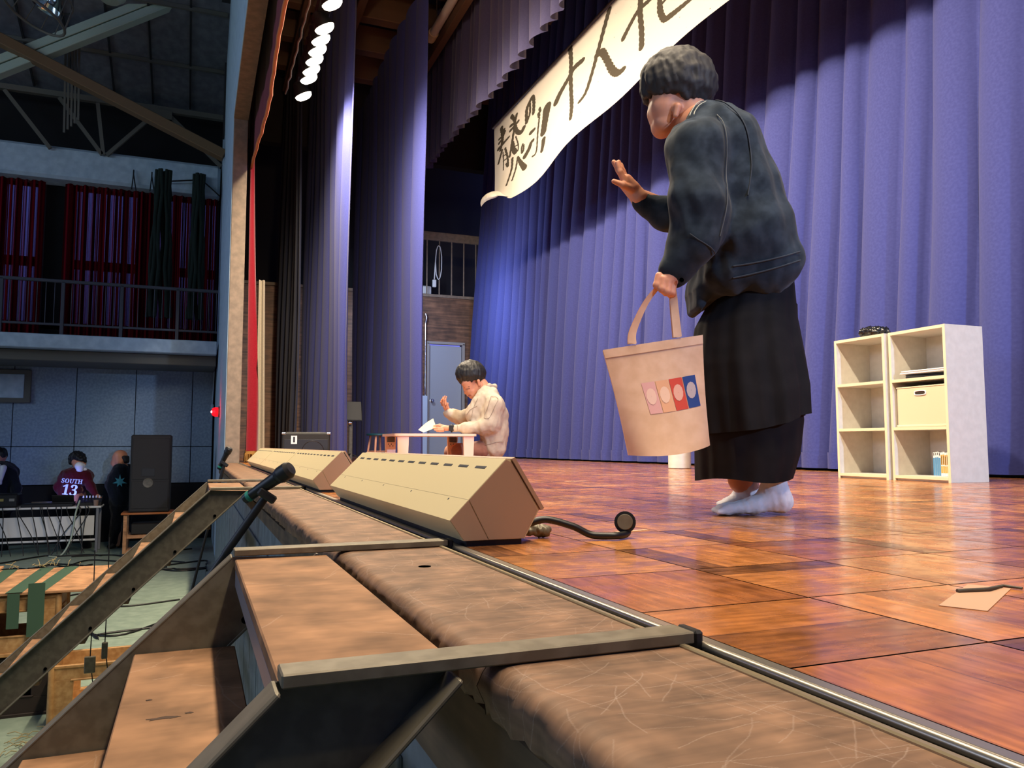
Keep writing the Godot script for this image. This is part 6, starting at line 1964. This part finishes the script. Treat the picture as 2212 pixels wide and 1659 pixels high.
	crate(Vector3(-0.98, HALL + 0.375, -5.86), 0.0, "orange beer crate under the taped plywood board, upper of its stack")
	crate(Vector3(-1.0, HALL, -5.9), 0.0, "dark brown beer crate standing on the floor below the taped plywood board", true)
	crate(Vector3(-1.62, HALL + 0.375, -5.86), 0.0, "orange beer crate under the left end of the plywood board")
	crate(Vector3(-1.62, HALL, -5.9), 0.0, "dark brown beer crate on the floor under the left end of the plywood board", true)
	crate(Vector3(-0.515, HALL, -5.6), 0.0, "open tan beer crate alone on the green floor, seen past the near steps")
	# dry straw-like plastic scraps
	b = MB.new()
	for k in 70:
		var on := k < 26
		var c := Vector3(rng.randf_range(-1.8, -0.7), -0.665, -6.62 + rng.randf_range(-0.05, 0.05)) if on else Vector3(rng.randf_range(-1.1, -0.6), HALL + 0.012, rng.randf_range(-5.4, -5.0))
		var d := Vector3(rng.randf_range(-1, 1), rng.randf_range(0.0, 0.7) if on else 0.05, rng.randf_range(-1, 1)) * 0.08
		b.tube([c, c + d * 0.5 + Vector3(0, 0.012, 0), c + d], 0.0025, -1, 4)
	tag(obj("raffia_scraps", b, mat(Color(0.62, 0.56, 0.4), 0.8)), "loose raffia scraps on the plywood board and the floor", "scraps").set_meta("kind", "stuff")
	# tags hanging on cords behind the near steps
	for k in 2:
		t = thing("hanging_tag", ["pale square box hanging on thin cords above the hall floor", "dark slim adapter hanging on a cord next to the pale box"][k], "adapter", Vector3([-0.5, -0.43][k], [-1.0, -0.93][k], -5.0))
		boxed("casing", Vector3(0, 0, 0), Vector3([0.055, 0.03][k], 0.09, 0.02), [M.steel, M.steel_dark][k], t, 0.004)
		b = MB.new()
		b.tube([Vector3(0, 0.04, 0), Vector3(0.004, 0.3, 0), Vector3(0.0, 0.62, -0.02)], 0.003, -1, 5)
		b.tube([Vector3(0.01, -0.04, 0), Vector3(0.03, -0.2, 0), Vector3(0.012, -0.42, 0)], 0.003, -1, 5)
		obj("cord", b, M.rubber, t)

func crate(at: Vector3, turn: float, label: String, dark := false) -> void:
	var cm: Material = M.crate_dark if dark else M.crate
	var t := thing("beer_crate", label, "crate", at, turn, "beer crates")
	var w := 0.46
	var d := 0.37
	var h := 0.36
	for e in 4:
		# each wall is a frame round a hand hole
		var wd := w if e < 2 else d
		var tr := Transform3D(Basis(Vector3.UP, [0.0, PI, PI / 2, -PI / 2][e]), Vector3(0, 0, 0))
		var off := (d if e < 2 else w) / 2 - 0.009
		var b := MB.new()
		var bx := func(c: Vector3, s: Vector3) -> void: b.box(tr * (c + Vector3(0, 0, off)), s, 0.004, tr.basis)
		bx.call(Vector3(0, 0.06, 0), Vector3(wd, 0.12, 0.016))
		bx.call(Vector3(0, 0.315, 0), Vector3(wd, 0.09, 0.016))
		for s: float in [-1.0, 1.0]:
			bx.call(Vector3(s * (wd / 2 - 0.06), 0.195, 0), Vector3(0.12, 0.16, 0.016))
		bx.call(Vector3(0, 0.35, 0.006), Vector3(wd + 0.01, 0.02, 0.02))
		bx.call(Vector3(0, 0.012, 0.006), Vector3(wd + 0.01, 0.024, 0.02))
		var hw := wd / 2 - 0.12
		bx.call(Vector3(0, 0.12, 0.006), Vector3(hw * 2 + 0.03, 0.012, 0.018))
		bx.call(Vector3(0, 0.27, 0.006), Vector3(hw * 2 + 0.03, 0.012, 0.018))
		obj("crate_wall", b, cm, t)
	for sx: float in [-1.0, 1.0]:
		for sz: float in [-1.0, 1.0]:
			var b := MB.new()
			b.tube([Vector3(sx * (w / 2 - 0.004), 0, sz * (d / 2 - 0.004)), Vector3(sx * (w / 2 - 0.004), h, sz * (d / 2 - 0.004))], 0.018, -1, 8)
			obj("corner_post", b, cm, t)
	boxed("crate_floor", Vector3(0, 0.02, 0), Vector3(w - 0.03, 0.016, d - 0.03), cm, t)

func microphones() -> void:
	var lab := ["black microphone on a boom stand between the two stage steps, larger in view", "black microphone on a boom stand beyond the far stage steps"]
	for k in 2:
		var z: float = [-2.15, -5.2][k]
		var head: Vector3 = [Vector3(0.232, 0.15, -2.08), Vector3(0.205, 0.195, -5.2)][k]
		var tail: Vector3 = [Vector3(0.125, 0.068, -2.16), Vector3(0.145, 0.06, -5.24)][k]
		var d := (head - tail).normalized()
		var t := thing("microphone", lab[k], "microphone", tail, 0.0, "microphones along the stage front")
		var L := (head - tail).length()
		var b := MB.new()
		b.lathe([Vector2(0.0, L), Vector2(0.016, L - 0.002), Vector2(0.0215, L - 0.012), Vector2(0.0215, L - 0.036), Vector2(0.018, L - 0.045)], Vector3.ZERO, -d, 18)
		var hd := MB.new()
		hd.lathe([Vector2(0.017, L - 0.048), Vector2(0.022, L - 0.036), Vector2(0.0225, L - 0.012), Vector2(0.017, L - 0.002), Vector2(0.0, L)], Vector3.ZERO, d, 18)
		obj("grille", hd, M.gear, t)
		hd = MB.new()
		hd.lathe([Vector2(0.0, 0.0), Vector2(0.012, 0.0), Vector2(0.0135, 0.01), Vector2(0.0135, 0.035), Vector2(0.0165, L - 0.06), Vector2(0.0175, L - 0.048)], Vector3.ZERO, d, 18)
		obj("handle", hd, M.rubber, t)
		hd = MB.new()
		hd.lathe([Vector2(0.0138, 0.011), Vector2(0.0144, 0.013), Vector2(0.0144, 0.02), Vector2(0.0138, 0.022)], Vector3.ZERO, d, 18)
		obj("colour_ring", hd, mat(Color(0.12, 0.5, 0.42), 0.5), t)
		# the stand: clip, boom, upright, tripod
		var clip := tail + d * (L * 0.42) + Vector3(0.006, -0.024, 0)
		var st := thing("microphone_stand", ["black boom stand holding the larger microphone", "black boom stand holding the far microphone"][k], "microphone stand", Vector3.ZERO, 0.0, "microphone stands in the hall")
		var foot: Vector3 = [Vector3(-0.42, HALL, -2.25), Vector3(-0.02, HALL, -5.3)][k]
		var joint := foot + Vector3(0, 0.62, 0)
		b = MB.new()
		b.box(clip, Vector3(0.05, 0.022, 0.034), 0.004, Basis(Vector3(0, 0, 1), -0.6))
		obj("clip", b, M.gear, st)
		b = MB.new()
		b.tube([clip, clip.lerp(joint, 0.16)], 0.0105, -1, 10)
		b.tube([clip.lerp(joint, 0.1), joint], 0.0085, -1, 10)
		obj("boom", b, M.gear, st)
		b = MB.new()
		b.tube([joint + Vector3(0, 0.03, 0), foot + Vector3(0, 0.05, 0)], 0.012, -1, 10)
		obj("upright", b, M.gear, st)
		for e in 3:
			var a := TAU * e / 3 + 0.4
			b = MB.new()
			b.tube([foot + Vector3(0, 0.12, 0), foot + Vector3(cos(a) * 0.28, 0.01, sin(a) * 0.28)], 0.008, -1, 8)
			obj("leg", b, M.gear, st)
